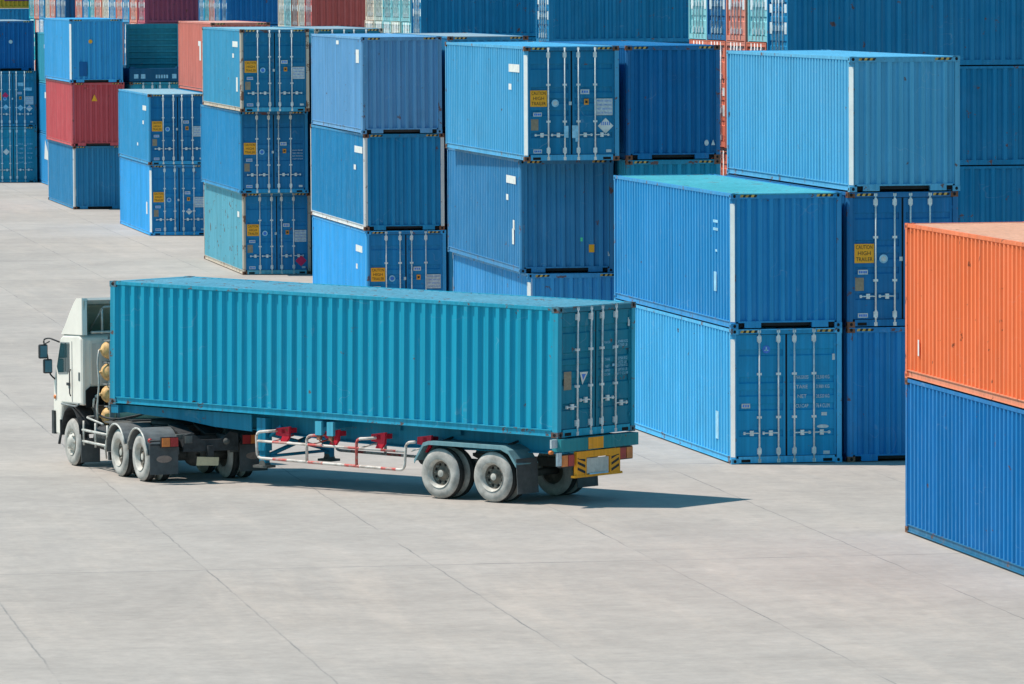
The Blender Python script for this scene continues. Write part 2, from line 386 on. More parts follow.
def common_decals(dl, dr, H, var):
    caution_sign(dl, H)
    def fnl(mb): disc(mb, .80, 1.46, .095, 0); disc(mb, .80, 1.46, .06, 1, YD-.002)
    decal('sticker', ('stl', var), fnl, [M['cyan_decal'], M['blue_decal' if var != 1 else 'palegrey']], dl)
    for z in (1.18, .25): decal('sticker', ('stp', z), lambda mb: (plate(mb, .345, z, .22, .10, 0), [plate(mb, .345+i*.05, z, .035, .05, 1, YD-.002) for i in (-1.4, -.5, .5, 1.4)]), [M['palegrey'], M['blue_decal']], dl)
    decal('data_plate', ('tan', H), lambda mb: plate(mb, .27, .92, .19, .28), [M['tan']], dl)
    decal('sticker', ('r1s',), lambda mb: (plate(mb, 1.56, 1.745, .23, .12, 0), [plate(mb, 1.56+i*.06, 1.745, .04, .06, 1, YD-.002) for i in (-1, 0, 1)]), [M['palegrey'], M['blue_decal']], dr)
    decal('sticker', ('r2s',), lambda mb: (plate(mb, 1.60, 1.49, .12, .15, 0), plate(mb, 1.60, 1.49, .06, .06, 1, YD-.002)), [M['orange'], M['black']], dr)
    decal('sticker', ('r3s',), lambda mb: plate(mb, 2.17, .25, .13, .07, 0), [M['palegrey']], dr)
    decal('sticker', ('r4s',), lambda mb: plate(mb, 1.185, 1.455, .07, .09, 0), [M['palegrey']], dl)
    def fnw(mb):
        if var != 2: plate(mb, 2.06, 1.36, .42, .42, 0)
        for i, s in enumerate(('MAX.GR. 32500 KG', 'TARE 3980 KG', 'NET 28520 KG', 'CU.CAP. 76.4 CU.M')):
            letters(mb, s, 2.06, 1.51-.1*i, YD-.003, .045, 1, .37)
    decal('weight_panel', ('wp', H, var == 2), fnw, [M['palegrey'], M['blue_decal'] if var != 2 else M['palegrey']], dr)
def stripes_placard(p, x, z, r):
    def fn(mb):
        diamond(mb, x, z, r, 0)
        for i in range(-2, 3): plate(mb, x+i*r*.24, z+r*.30, r*.11, r*.42, 1, YD-.003)
    decal('placard', ('pl9', x, z), fn, [M['white'], M['blue_decal']], p)
def diamond_placard(p, x, z, r, mat):
    decal('placard', ('pl', x, z, mat), lambda mb: (diamond(mb, x, z, r, 0)), [M[mat]], p)

PCOL = {}
def mat_for(key, rgb, **kw):
    if key not in PCOL: PCOL[key] = paint(key, rgb, **kw)
    return PCOL[key]
def worn(mat):
    key = mat.name.replace('_paint', '') + '_worn_paint'
    if key not in PCOL:
        c0 = BASE.get(mat.name, (.05, .2, .4)); PCOL[key] = paint(key, tuple(min(1, x*.9+.012) for x in c0), fade=.45, rust=.8, dirt=.5)
    return PCOL[key]
def container(label, loc, yaw, mat, L=L40, H=HC, near='wall', post=None, cast=None, haz=True, decals=None, group=None,
              rx=0, tape=False, rail=None, roofmat=None, seals=False, barlook=None, doormat=None):  # separate door colour is darkened, holding the shade of the door end
    t = thing('shipping_container', label, 'shipping container', loc, yaw, group, rx)
    wm = worn(mat); post = post or wm; cast = cast or wm; rail = rail or wm; k = (L, H)
    for r_ in (False, True):
        add('side_wall', cached(('side', k, r_), lambda: m_side(L, H, r_)), t, [mat])
        add('bottom_rail', cached(('br', L, r_), lambda: m_brail(L, r_)), t, [rail])
        add('top_rail', cached(('tr', k, r_), lambda: m_trail(L, H, r_)), t, [wm])
        for f_ in (False, True):
            po = add('corner_post', cached(('po', k, r_, f_, tape and not r_ and not f_, rx), lambda: m_post(L, H, r_, f_, .088 if tape and not r_ and not f_ else .012 if rx or f_ or r_ else .045)), t, [post])
            if tape and not r_ and not f_:
                y0 = .045 if not f_ else L-.115
                mb = lambda: (lambda b: (b.poly([(x_, (y_ if not f_ else L-y_), z_) for x_, y_, z_ in ((.0055, .0865, .15), (.0865, .0055, .15), (.0865, .0055, H-.22), (.0055, .0865, H-.22))]), b.mesh('reflective_strip', mats=[M['tape']], recalc=False))[1])(MB())
                add('reflective_strip', cached(('tape', k, f_), mb), po)
            for tp in (False, True):
                add('corner_casting', cached(('ca', k, r_, f_, tp), lambda: m_cast(L, H, r_, f_, tp)), t, [cast, None])
    add('roof', cached(('roof', k), lambda: m_roof(L, H)), t, [roofmat or mat])
    add('floor', cached(('fl', L), lambda: m_floor(L)), t)
    add('end_wall', cached(('end', k, near == 'doors'), lambda: m_end(L, H, near == 'doors')), t, [mat])
    for f_ in (False, True):
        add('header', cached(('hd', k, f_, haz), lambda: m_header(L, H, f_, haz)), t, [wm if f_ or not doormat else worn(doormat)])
        isdoor = (near == 'doors') != f_
        add('sill', cached(('sl', L, f_, isdoor), lambda: m_sill(L, f_, not isdoor)), t, [mat, None])
    if near == 'doors':
        ds = []
        for r_ in (False, True):
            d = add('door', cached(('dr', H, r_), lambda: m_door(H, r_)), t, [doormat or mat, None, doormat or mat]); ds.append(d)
            for i in ((0, 1) if not r_ else (2, 3)):
                add('locking_bar', cached(('bar', H, i), lambda: m_bar(H, BARS[i])), d, [barlook or M['zinc']])
                sg = -1 if i < 2 else 1
                z = .66 if H > 2.7 else .60
                add('handle', cached(('hn', H, i), lambda: m_handle(BARS[i], sg if i in (0, 3) else sg, z + (.12 if H < 2.7 and i in (1, 2) else 0))), d, [barlook or M['zinc']])
        if decals: decals(ds[0], ds[1], H)
        if seals:
            def fn(mb):
                plate(mb, 1.07, .74, .11, .30, 0, YD-.06); plate(mb, 1.30, .74, .16, .32, 0, YD-.06); plate(mb, 1.34, .62, .07, .26, 0, YD-.055)
            decal('seal_bag', ('seal',), fn, [M['cyan_decal']], ds[1])
    return t

YAW = R(9.74)
def ax(yaw): return Vector((math.cos(yaw), math.sin(yaw), 0)), Vector((-math.sin(yaw), math.cos(yaw), 0))
GROUP_ROW = 'containers of the front stacks'
rustpost = paint('rusty_white_post_paint', (.52, .44, .36), .3, 1.0)
whitepost = paint('chalky_white_post_paint', (.62, .62, .62), .3, .75)
rustcast = paint('rusty_casting_paint', (.20, .085, .05), .3, .7)
palecast = paint('worn_casting_paint', (.32, .42, .50), .4, .9)
def col(rgb, k=.92, r=.8):
    c = lin(rgb); r = .70 if rgb[2] > rgb[0]*1.6 else .95; return (c[0]*k*r, c[1]*k*(1.1 if r == .70 and rgb[1] < 152 else 1), c[2]*k*.94)
P = lambda key, rgb, **kw: mat_for(key, col(rgb), **kw)

def dA(var, extra=None):
    def f(dl, dr, H):
        common_decals(dl, dr, H, var)
        if extra: extra(dl, dr, H)
    return f
def dR1(dl, dr, H):
    def fn(mb):
        disc(mb, .78, 2.45, .085, 0); plate(mb, .78, 2.46, .03, .09, 1, YD-.003); plate(mb, .78, 2.43, .09, .025, 1, YD-.003)
    decal('round_logo', ('r1logo',), fn, [M['blue_decal'], M['cyan_decal']], dl)
    decal('sticker', ('r1a',), lambda mb: (plate(mb, .33, 1.245, .19, .10, 0), [plate(mb, .33+i*.05, 1.245, .03, .05, 1, YD-.002) for i in (-1, 0, 1)]), [M['palegrey'], M['blue_decal']], dl)
    def f2(mb):
        for i, (a, b) in enumerate((('MAX.GROSS', '32,500 KG'), ('TARE', '3,980 KG'), ('NET', '28,520 KG'), ('CU.CAP', '76.4 CU.M'))):
            z = 1.84-i*.205
            for q, s in enumerate((b, )): letters(mb, s, 2.02, z, YD-.003, .085, 0, .29)
            letters(mb, a, 1.56, z, YD-.003, .075, 0, .28)
        plate(mb, 2.26, 2.27, .06, .13, 0); plate(mb, 2.1, .22, .14, .07, 0); disc(mb, 2.02, .78, .13, 0, YD, 14, .04)
        plate(mb, 2.05, 1.05, .12, .07, 0)
    decal('weight_lettering', ('r1w',), f2, [M['palegrey']], dr)
def dS0(dl, dr, H):
    common_decals(dl, dr, H, 0)
    diamond_placard(dl, .82, 1.62, .17, 'pink'); diamond_placard(dl, .84, 1.02, .15, 'cyan_decal')
    diamond_placard(dr, 1.60, .98, .16, 'cyan_decal'); stripes_placard(dr, 2.06, .95, .17)
    decal('sticker', ('s0',), lambda mb: (plate(mb, 1.62, 2.2, .30, .18, 0), plate(mb, 2.0, 1.95, .40, .16, 0)), [M['cyan_decal']], dr)
def dS0b(dl, dr, H):
    diamond_placard(dl, .84, 1.6, .17, 'white')
    def f2(mb):
        for i in range(5):
            letters(mb, ('MAX.GR.', 'TARE', 'NET', 'CU.CAP', 'CU.FT')[i], 1.60, 2.0-i*.24, YD-.003, .09, 0, .26)
            letters(mb, ('30,480', '3,900', '26,580', '76.3', '2,694')[i], 2.06, 2.0-i*.24, YD-.003, .09, 0, .34)
    decal('weight_lettering', ('s0w',), f2, [M['cyan_decal']], dr)

S = lambda lab, x, y, tier, yawd, mat, H0=HC, **kw: container(lab, (x, y, tier*H0), R(yawd), mat, group=GROUP_ROW, **kw)
row2 = 2.59
def right(x, y, yawd, d=row2): a, _ = ax(R(yawd)); return x+a.x*d, y+a.y*d

# stack R: two wide, in front on the right
S('pale blue container with white lettered doors, at the bottom behind the truck', 4.675, 122.76, 0, 10.8, P('sky_blue_paint', (90, 182, 240)), near='doors', doormat=P('shaded_lettered_door_paint', (22, 140, 205)), decals=dR1, tape=2, haz=True)  # doors darkened: shade of this end painted into their colour
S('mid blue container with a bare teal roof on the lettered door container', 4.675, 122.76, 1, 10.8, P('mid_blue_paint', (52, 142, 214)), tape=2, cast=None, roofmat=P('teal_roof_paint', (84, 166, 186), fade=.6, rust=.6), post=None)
S('dark blue container at ground level beside the lettered doors, ribbed end', 7.19, 123.2, 0, 10.3, P('cobalt_paint', (38, 128, 205)), cast=rustcast)
S('blue container with caution sign doors above a ribbed end, behind the orange one', 7.19, 123.2, 1, 10.3, P('door_blue_paint', (24, 108, 176)), near='doors', decals=dA(1), cast=rustcast)
S('light blue container highest in the nearest stack, long pale side facing left', 7.235, 123.2, 2, 10.3, P('light_blue_paint', (104, 172, 220)), tape=2, cast=None)
# stack S5
x5, y5 = .30, 146.0
S('pale blue container with ribbed end at the bottom, its base hidden by the truck', x5+.10, y5+.5, 0, 9.5, P('soft_blue_paint', (78, 156, 220)), tape=1)
S('chalky slate blue container in the middle of its stack, yellow sticker low on the end', x5-.09, y5+.6, 1, 9.3, P('slate_blue_paint', (64, 128, 190), fade=.5))
S('cyan blue container with caution sign, seal bags and striped diamond on its doors', .3385, 145.2, 2, 10.05, P('cyan_blue_paint', (90, 166, 218)), near='doors', doormat=P('shaded_door_steel_paint', (20, 116, 172)), tape=2, cast=rustcast, seals=True,  # door colour carries the shade that falls on this end
  decals=dA(1, lambda dl, dr, H: stripes_placard(dr, 2.09, .88, .2)))
for tier, lab, rgb in ((0, 'blue container low behind the slate blue one', (48, 140, 200)), (1, 'teal container of which only a ribbed strip shows above the teal roof', (30, 135, 185)), (2, 'deep blue container with ribbed end right of the doors with the striped diamond', (14, 106, 176))):
    x, y = right(.3385, 145.5, 10.05, 2.62)
    S(lab, x, y, tier, 10.05, P('blue_paint_%s' % 'abc'[tier], rgb), cast=rustcast, post=None)
# stack S4
S('bright blue container with white square sticker, at the bottom just above the truck roof', -4.36, 172.15, 0, 9.5, P('azure_paint', (72, 174, 246)), near='doors', doormat=P('shaded_navy_door_paint', (26, 122, 192)), decals=dA(0))  # navy doors: box blue darkened by painted-in shade
S('teal blue container with white rusty posts in the middle between two blue ones', -4.40, 172.15, 1, 9.5, P('teal_blue_paint', (36, 132, 196)), post=whitepost, cast=rustcast, rail=whitepost)
S('lavender blue faded container with greyish ribbed end, on top of its stack', -4.46, 172.0, 2, 9.0, P('lavender_blue_paint', (122, 162, 214), fade=.4))
for tier, lab, rgb, nr in ((0, 'blue container low behind the faded lavender stack', (48, 140, 200), 'wall'), (1, 'blue container in the middle behind the faded lavender stack', (40, 130, 200), 'wall'), (2, 'pale roofed container peeping out right of the faded lavender one', (60, 140, 200), 'wall')):
    x, y = right(-4.46, 172.2, 9.0, 2.62)
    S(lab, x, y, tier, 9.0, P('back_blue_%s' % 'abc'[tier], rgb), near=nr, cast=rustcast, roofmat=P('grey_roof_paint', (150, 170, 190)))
# stack S3
S('seafoam green container with cream rusty posts and a red diamond on its doors', -9.50, 203.5, 0, 9.5, P('seafoam_paint', (124, 178, 204), rust=.7, fade=.5), near='doors', doormat=P('shaded_navy_door_paint', (26, 122, 192)), post=rustpost, cast=rustcast, rail=rustpost, decals=dA(0, lambda dl, dr, H: diamond_placard(dr, 2.08, .48, .2, 'pink')))  # bluer doors than the faded side, with shade painted in too
S('blue container with orange caution sign in the middle above the seafoam one', -9.56, 202.9, 1, 9.5, P('sea_blue_paint', (44, 140, 206)), near='doors', doormat=P('shaded_door_deep_paint', (20, 108, 172)), decals=dA(2), post=None)  # deep door colour has the shade of the end painted in
S('turquoise container with cream posts on top of the stack with the seafoam one', -9.46, 201.8, 2, 9.3, P('turquoise_paint', (76, 160, 206)), near='doors', doormat=P('shaded_door_teal_paint', (18, 112, 168)), post=rustpost, cast=rustcast, rail=rustpost, decals=dA(0), roofmat=P('pale_roof_paint', (140, 180, 205)))  # door teal is the turquoise darkened by painted shade
for tier, lab, rgb, nr in ((0, 'blue container low between the seafoam stack and its neighbour', (48, 140, 200), 'wall'), (1, 'blue container mid height between the seafoam stack and its neighbour', (44, 136, 200), 'wall'), (2, 'teal container showing only a grey roof and bar tops beside the turquoise one', (30, 130, 175), 'doors')):
    x, y = right(-9.46, 202.3, 9.3, 2.62)
    S(lab, x, y, tier, 9.3, P('gap_blue_%s' % 'abc'[tier], rgb), near=nr, cast=rustpost, post=rustpost, roofmat=P('grey_roof_paint', (150, 170, 190)))
# stack S2
S('vivid sky blue container with doors on the ground, lower of the two-high stack', -14.77, 235.3, 0, 9.6, P('vivid_blue_paint', (70, 172, 242)), near='doors', doormat=P('shaded_navy_door_paint', (26, 122, 192)), tape=2, decals=dA(0, lambda dl, dr, H: stripes_placard(dr, 1.62, .98, .13)))  # shade on both door ends of this stack is painted into them
S('medium blue container with doors, upper of the two-high stack', -14.80, 235.2, 1, 9.6, P('medium_blue_paint', (62, 150, 214)), near='doors', doormat=P('shaded_door_deep_paint', (20, 108, 172)), decals=dA(0), roofmat=P('pale_roof_paint', (140, 180, 205)), cast=rustcast)
x, y = right(-14.85, 235.2, 9.6, 2.66)
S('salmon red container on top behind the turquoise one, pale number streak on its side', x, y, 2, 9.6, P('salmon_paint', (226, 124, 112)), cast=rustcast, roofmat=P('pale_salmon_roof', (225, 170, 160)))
for tier in (0, 1): S('blue container %s the salmon red one' % ('two tiers below', 'directly below')[tier], x, y, tier, 9.6, P('under_blue', (44, 136, 200)))
# stack S1
S('grey blue container with white posts at the bottom under the crimson one', -20.0, 263.2, 0, 10.0, P('grey_blue_paint', (58, 132, 192), fade=.4), post=whitepost, cast=rustcast)
S('crimson container with yellow triangle in the middle between two blue ones', -20.03, 262.8, 1, 10.0, P('crimson_paint', (212, 88, 98)), cast=None)
S('bright azure container with yellow dot on top of the crimson one', -20.07, 262.6, 2, 10.0, P('bright_azure_paint', (76, 168, 232)), tape=1)
x1, y1 = right(-20.0, 263.0, 10.0, 2.64)
for tier in (0, 1): S(('blue container low behind the two-high stack', 'teal door container behind the crimson one, bar tops showing')[tier], x1, y1, tier, 10.0, P('back_teal', (40, 140, 180)), near='doors', cast=rustcast)
# stack S0 (left edge)
S('dark teal container with white weight lettering on the ground at the left edge', -27.0, 298.8, 0, 9.74, P('deep_teal_paint', (34, 136, 180)), near='doors', decals=dS0b)
S('dark teal container with many diamond placards, second tier at the left edge', -27.0, 298.8, 1, 9.74, P('dark_teal_paint', (30, 118, 168)), near='doors', decals=dS0)
S('navy ribbed container with pale roof edge and grey dot, third tier at the left edge', -27.15, 299.4, 2, 9.74, P('navy_paint', (26, 104, 178)), H=HS, roofmat=P('grey_roof_paint', (150, 170, 190)))
for tier, rgb, lab in ((0, (66, 156, 220), 'sliver of sky blue container on the ground left of the grey blue one'), (1, (40, 140, 205), 'sliver of mid blue container halfway up beside the crimson one'), (2, (70, 160, 190), 'sliver of pale teal container beside the bright azure one with white spot')):
    S(lab, -22.75, 289.2, tier, 9.74, P('sliver_%s' % 'abc'[tier], rgb), H0=HS, H=HS)
# right foreground pair
rx_, ry_ = 9.5075, 95.5476
container('deep blue ribbed container on the ground at the right, under the orange one', (rx_, ry_, 0), R(10.22), P('deep_blue_paint', (10, 112, 188)), cast=rustcast, rail=P('grey_blue_rail', (44, 104, 152), rust=.7), group='containers at the right foreground')
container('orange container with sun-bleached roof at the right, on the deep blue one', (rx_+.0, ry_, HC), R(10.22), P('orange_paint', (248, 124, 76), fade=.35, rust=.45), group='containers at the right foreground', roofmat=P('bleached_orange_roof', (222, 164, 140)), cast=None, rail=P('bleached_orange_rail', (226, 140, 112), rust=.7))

# small marks on end walls and sides
things = {o['label']: o for o in C.objects if o.parent is None and o.get('label')}
def sub(lab, kind): return [c for c in things[lab].children if c.name.split('.')[0] == kind]
def mark(lab, wall, idx, name, fn, mats):
    p = sub(lab, wall)[idx]; mb = MB(); fn(mb); add(name, mb.mesh(name, mats=[M[m] for m in mats], recalc=False), p)
YE = .014
mark('crimson container with yellow triangle in the middle between two blue ones', 'end_wall', 0, 'sticker', lambda b: b.poly([(.93, YE, 2.05), (1.2, YE, 2.05), (1.065, YE, 2.36)], 0), ['yellow'])
mark('bright azure container with yellow dot on top of the crimson one', 'end_wall', 0, 'sticker', lambda b: disc(b, .96, 1.87, .09, 0, YE), ['yellow'])
M['patch'] = P('patch_paint', (20, 96, 170))
mark('bright azure container with yellow dot on top of the crimson one', 'end_wall', 0, 'patch', lambda b: plate(b, .62, .62, .36, .66, 0, YE), ['patch'])
mark('navy ribbed container with pale roof edge and grey dot, third tier at the left edge', 'end_wall', 0, 'sticker', lambda b: disc(b, 1.22, 1.5, .10, 0, YE), ['palegrey'])
mark('chalky slate blue container in the middle of its stack, yellow sticker low on the end', 'end_wall', 0, 'sticker', lambda b: (plate(b, 1.86, .62, .14, .2, 0, YE), plate(b, 1.6, .85, .06, .1, 1, YE), b.poly([(2.28, YE, .42), (2.34, YE, .42), (2.38, YE, .55), (2.33, YE, .45), (2.28, YE, .55)], 2)), ['yellow', 'green_decal', 'palegrey'])
mark('deep blue container with ribbed end right of the doors with the striped diamond', 'end_wall', 0, 'sticker', lambda b: (disc(b, 2.08, .42, .055, 0, YE, 12, .075), b.poly([(2.2, YE, .36), (2.3, YE, .36), (2.25, YE, .5)], 0)), ['palegrey'])
XS = .0105
def sideplate(b, y, z, w, h, mi=0): b.box((XS-.003, y-w/2, z-h/2), (XS, y+w/2, z+h/2), mi)
def side_mark(lab, items, mat='white'):
    mark(lab, 'side_wall', 0, 'sticker', lambda b: [sideplate(b, *i) for i in items], [mat])
side_mark('cyan blue container with caution sign, seal bags and striped diamond on its doors', [(1.5, 2.33, 1.55, .20), (2.1, 1.85, .40, .15)])
side_mark('chalky slate blue container in the middle of its stack, yellow sticker low on the end', [(1.4, 2.35, 1.5, .20), (2.0, 1.88, .35, .15), (1.0, 1.2, .25, .25), (1.1, .9, .3, .4)])
side_mark('bright blue container with white square sticker, at the bottom just above the truck roof', [(1.5, 2.30, 1.4, .20), (2.0, 1.75, .35, .15)])
side_mark('teal blue container with white rusty posts in the middle between two blue ones', [(1.2, 2.4, 1.7, .20), (2.0, 1.85, .45, .15)])
side_mark('lavender blue faded container with greyish ribbed end, on top of its stack', [(.9, 2.40, .7, .22), (.9, 2.2, .7, .18), (5.6, 2.68, .6, .12)])
side_mark('turquoise container with cream posts on top of the stack with the seafoam one', [(1.6, 2.36, 1.6, .20), (2.2, 1.95, .5, .15), (1.1, .95, .5, .5)])
side_mark('seafoam green container with cream rusty posts and a red diamond on its doors', [(1.3, 2.1, .6, .20)])
side_mark('medium blue container with doors, upper of the two-high stack', [(1.5, 2.3, 1.4, .20), (2.0, 1.7, .5, .15), (4.3, .75, .4, .12)])
side_mark('vivid sky blue container with doors on the ground, lower of the two-high stack', [(1.2, 1.1, .5, .5)])
def number_streak(b):
    y, z = 4.0, 1.8
    b.box((XS-.003, y-.25, z-.5), (XS, y+.25, z+.3)); b.box((XS-.003, y+.25, z+.1), (XS, y+.7, z+.3))
mark('salmon red container on top behind the turquoise one, pale number streak on its side', 'side_wall', 0, 'number_mark', number_streak, ['white'])
side_mark('mid blue container with a bare teal roof on the lettered door container', [(1.55, .95, .25, .42), (1.5, 2.25, .45, .06), (1.5, 2.08, .45, .06), (1.45, 1.62, .2, .05)], 'cyan_decal')
side_mark('pale blue container with white lettered doors, at the bottom behind the truck', [(1.4, .75, .28, .6)], 'cyan_decal')
side_mark('sliver of pale teal container beside the bright azure one with white spot', [(6.0, 1.9, 2.2, .20)])
side_mark('sliver of mid blue container halfway up beside the crimson one', [(6.0, 2.0, 2.0, .3)])
mark('sliver of sky blue container on the ground left of the grey blue one', 'side_wall', 0, 'number_mark', lambda b: b.poly([(XS-.003, 7.5, 1.3), (XS-.003, 4.5, 1.3), (XS-.003, 7.0, 2.3)], 0), ['white'])
side_mark('orange container with sun-bleached roof at the right, on the deep blue one', [(11.2, .62, .10, .30)])

# flat rack on the column right of the crimson stack
fr = thing('flat_rack', 'flat rack with dark marked base and ribbed teal end wall, beside the bright azure container', 'flat rack', (x1, y1, 2*HC), R(10.0))
mt = P('rack_teal_paint', (40, 128, 160)); md = P('rack_base_paint', (24, 84, 130))
mb = MB(); mb.box((0, 0, .03), (W, L40, .62)); fb = part('base', mb, md, fr)
mb = MB(); [mb.box((1.2+i*.12, -.004, .17), (1.28+i*.12, -.002, .33)) for i in range(5)]
for xx in (.3, .62, 2.05): mb.box((xx-.1, -.004, .16), (xx+.1, -.002, .36))
add('lettering', mb.mesh('lettering', mats=[M['cyan_decal']], recalc=False), fb)
mb = MB()
zz = .62
while zz < 2.45:
    mb.prism([(1.3, zz), (1.3, zz+.16), (1.22, zz+.19), (1.22, zz+.27), (1.4, zz+.27), (1.4, zz)], 'x', .1, W-.1); zz += .27
mb.box((0, 1.2, .62), (.12, 1.42, 2.63)); mb.box((W-.12, 1.2, .62), (W, 1.42, 2.63)); mb.box((.12, 1.21, zz), (W-.12, 1.41, 2.65))
part('end_wall', mb, mt, fr)
mb = MB()
for xx in (.15, W-.15): mb.box((xx-.12, .05, .62), (xx+.12, .5, .70))
part('lashing_pad', mb, md, fr)

# ---------------------------------------------------------------- far blocks
def m_far_frame(L, H):
    mb = MB()
    for x0, x1 in ((.003, .12), (W-.12, W-.003)):
        for y0, y1 in ((.003, .15), (L-.15, L-.003)): mb.box((x0, y0, .0), (x1, y1, H-.003))
    for x0, x1 in ((.008, .06), (W-.06, W-.008)):
        mb.box((x0, .15, .03), (x1, L-.15, .16)); mb.box((x0, .15, H-.07), (x1, L-.15, H-.006))
    for y0, y1 in ((.008, .1), (L-.1, L-.008)):
        mb.box((.12, y0, .02), (W-.12, y1, .16)); mb.box((.12, y0, H-.12), (W-.12, y1, H-.006))
    return mb.mesh('frame', 1)
def m_far_bars(H):
    mb = MB()
    for x in BARS:
        mb.tube([(x, .012, .05), (x, .012, H-.03)], .022, 6)
        for z in (.27, 1.0, H*.665, H-.22): mb.box((x-.06, -.002, z-.07), (x+.06, .045, z+.07))
    for x in (.35, 2.08): mb.box((x-.14, .03, .85), (x+.14, .04, 1.15)); mb.box((x-.16, .03, 1.4), (x+.16, .04, 1.62))
    return mb.mesh('locking_bars', 1)
FAR = 'containers of the far blocks'
def far_container(lab, loc, yaw, mat, H, barmat, frame=None, L=L40):
    t = thing('shipping_container', lab, 'shipping container', loc, yaw, FAR); k = (L, H)
    for r_ in (False, True): add('side_wall', cached(('side', k, r_), lambda: m_side(L, H, r_)), t, [mat])
    add('roof', cached(('roof', k), lambda: m_roof(L, H)), t, [mat])
    add('frame', cached(('ff', k), lambda: m_far_frame(L, H)), t, [frame or mat])
    add('end_wall', cached(('end', k, True), lambda: m_end(L, H, True)), t, [mat])
    ds = [add('door', cached(('dr', H, r_), lambda: m_door(H, r_)), t, [mat, None, mat]) for r_ in (False, True)]
    add('locking_bars', cached(('fbar', H), lambda: m_far_bars(H)), ds[0], [barmat])
    return t
palezinc = plain('pale_bar_paint', (.66, .70, .72), .6, .1, .25, 6)
FC = {'pale teal': (142, 200, 214), 'salmon': (232, 140, 124), 'orange red': (224, 116, 92), 'steel blue': (58, 140, 205), 'deep blue': (24, 110, 185),
      'pale grey': (205, 210, 205), 'rust brown': (160, 96, 80), 'brick red': (208, 98, 96), 'maroon': (196, 88, 112), 'ocean blue': (22, 120, 180),
      'navy': (22, 96, 160), 'cream': (228, 208, 196), 'yellow': (206, 160, 50), 'aqua': (60, 180, 205)}
TW = ('bottom', 'second', 'third', 'top'); OW = ('front', 'second', 'third', 'fourth', 'fifth', 'sixth', 'seventh', 'eighth', 'ninth', 'tenth')
def far_block(x, y, yawd, hs, rows, where, gap=2.5, hs2=None):
    a, b = ax(R(yawd)); nrows = len(rows)
    for k, cols in enumerate(rows):
        # container turned so that its doors face the block's left end
        z = 0
        for tier, h in enumerate(hs if k == 0 or not hs2 else hs2):
            cn = cols if isinstance(cols, str) else cols[min(tier, len(cols)-1)]
            j = random.uniform(-.05, .05)
            o = Vector((x, y, 0)) + b*(k*gap+W) + a*j
            if k == 0: lab = '%s container, long ribbed side, %s tier, block %s' % (cn, TW[tier], where)
            else: lab = '%s door end in the %s row, %s tier, block %s' % (cn, OW[k], TW[tier], where)
            m_ = P('far_'+cn.replace(' ', '_')+'_paint', FC[cn], rust=.5)
            far_container(lab, (o.x, o.y, z), R(yawd-90), m_, h, M['zinc'] if k % 3 else palezinc)
            z += h
far_block(7.17, 148.5, 10.0, (HC, HS, HS, HS), ['ocean blue', ('steel blue', 'orange red', 'orange red', 'pale teal'), ('salmon', 'salmon', 'salmon', 'salmon'), ('maroon', 'orange red', 'orange red', 'navy'), ('orange red', 'orange red', 'orange red', 'pale teal')], 'at the right edge', 2.55, (HC, HC, HC, HS))
far_block(1.41, 208.0, 11.0, (HC, HS, HS, HS), ['ocean blue'], 'behind the striped diamond doors')
far_block(-3.6, 230.5, 10.0, (HC, HS, HS, HC), ['ocean blue', 'pale teal', ('pale teal', 'pale teal', 'pale grey', 'pale teal'), 'pale teal', 'pale grey', 'cream'], 'above the lavender container', 2.5, (HC, HC, HC, HC))
far_block(-9.25, 270.0, 10.0, (HC, HS, HS, HC), ['brick red', 'cream', 'rust brown', 'pale teal', 'cream'], 'behind the turquoise container', 2.5)
far_block(-14.9, 303.0, 10.0, (HC, HS, HS, HC), ['deep blue', 'steel blue', 'salmon', 'aqua', 'steel blue'], 'behind the salmon container', 2.5)
far_block(-20.3, 320.0, 13.0, (HC, HS, HS, HC), ['maroon', 'salmon', 'steel blue', 'salmon', 'steel blue', 'cream', 'salmon', 'aqua', 'steel blue', 'salmon'], 'behind the flat rack', 2.5)
far_block(-26.9, 349.5, 12.0, (HC, HS, HS, HC), ['navy', 'steel blue', 'salmon', 'cream', 'steel blue', 'salmon', 'aqua'], 'beyond the bright azure container', 2.5)
a8, b8 = ax(R(10)); e8 = Vector((-28.6, 372, 0))
for tier, cn in enumerate(('steel blue', 'navy', 'steel blue', 'yellow')):
    o = e8 - a8*L40 + b8*W
    t8 = far_container('%s container in the farthest block, left edge, %s tier' % (cn, TW[tier]), (o.x, o.y, tier*HC), R(-80), P('far_%s_paint' % cn.replace(' ', '_'), FC[cn]), HC, M['zinc'])
mb = MB(); mb.box((W+.002, 8.2, .5), (W+.006, 10.6, 2.6))
add('purple_panel', mb.mesh('purple_panel', mats=[P('purple_paint', (110, 50, 130))]), t8)

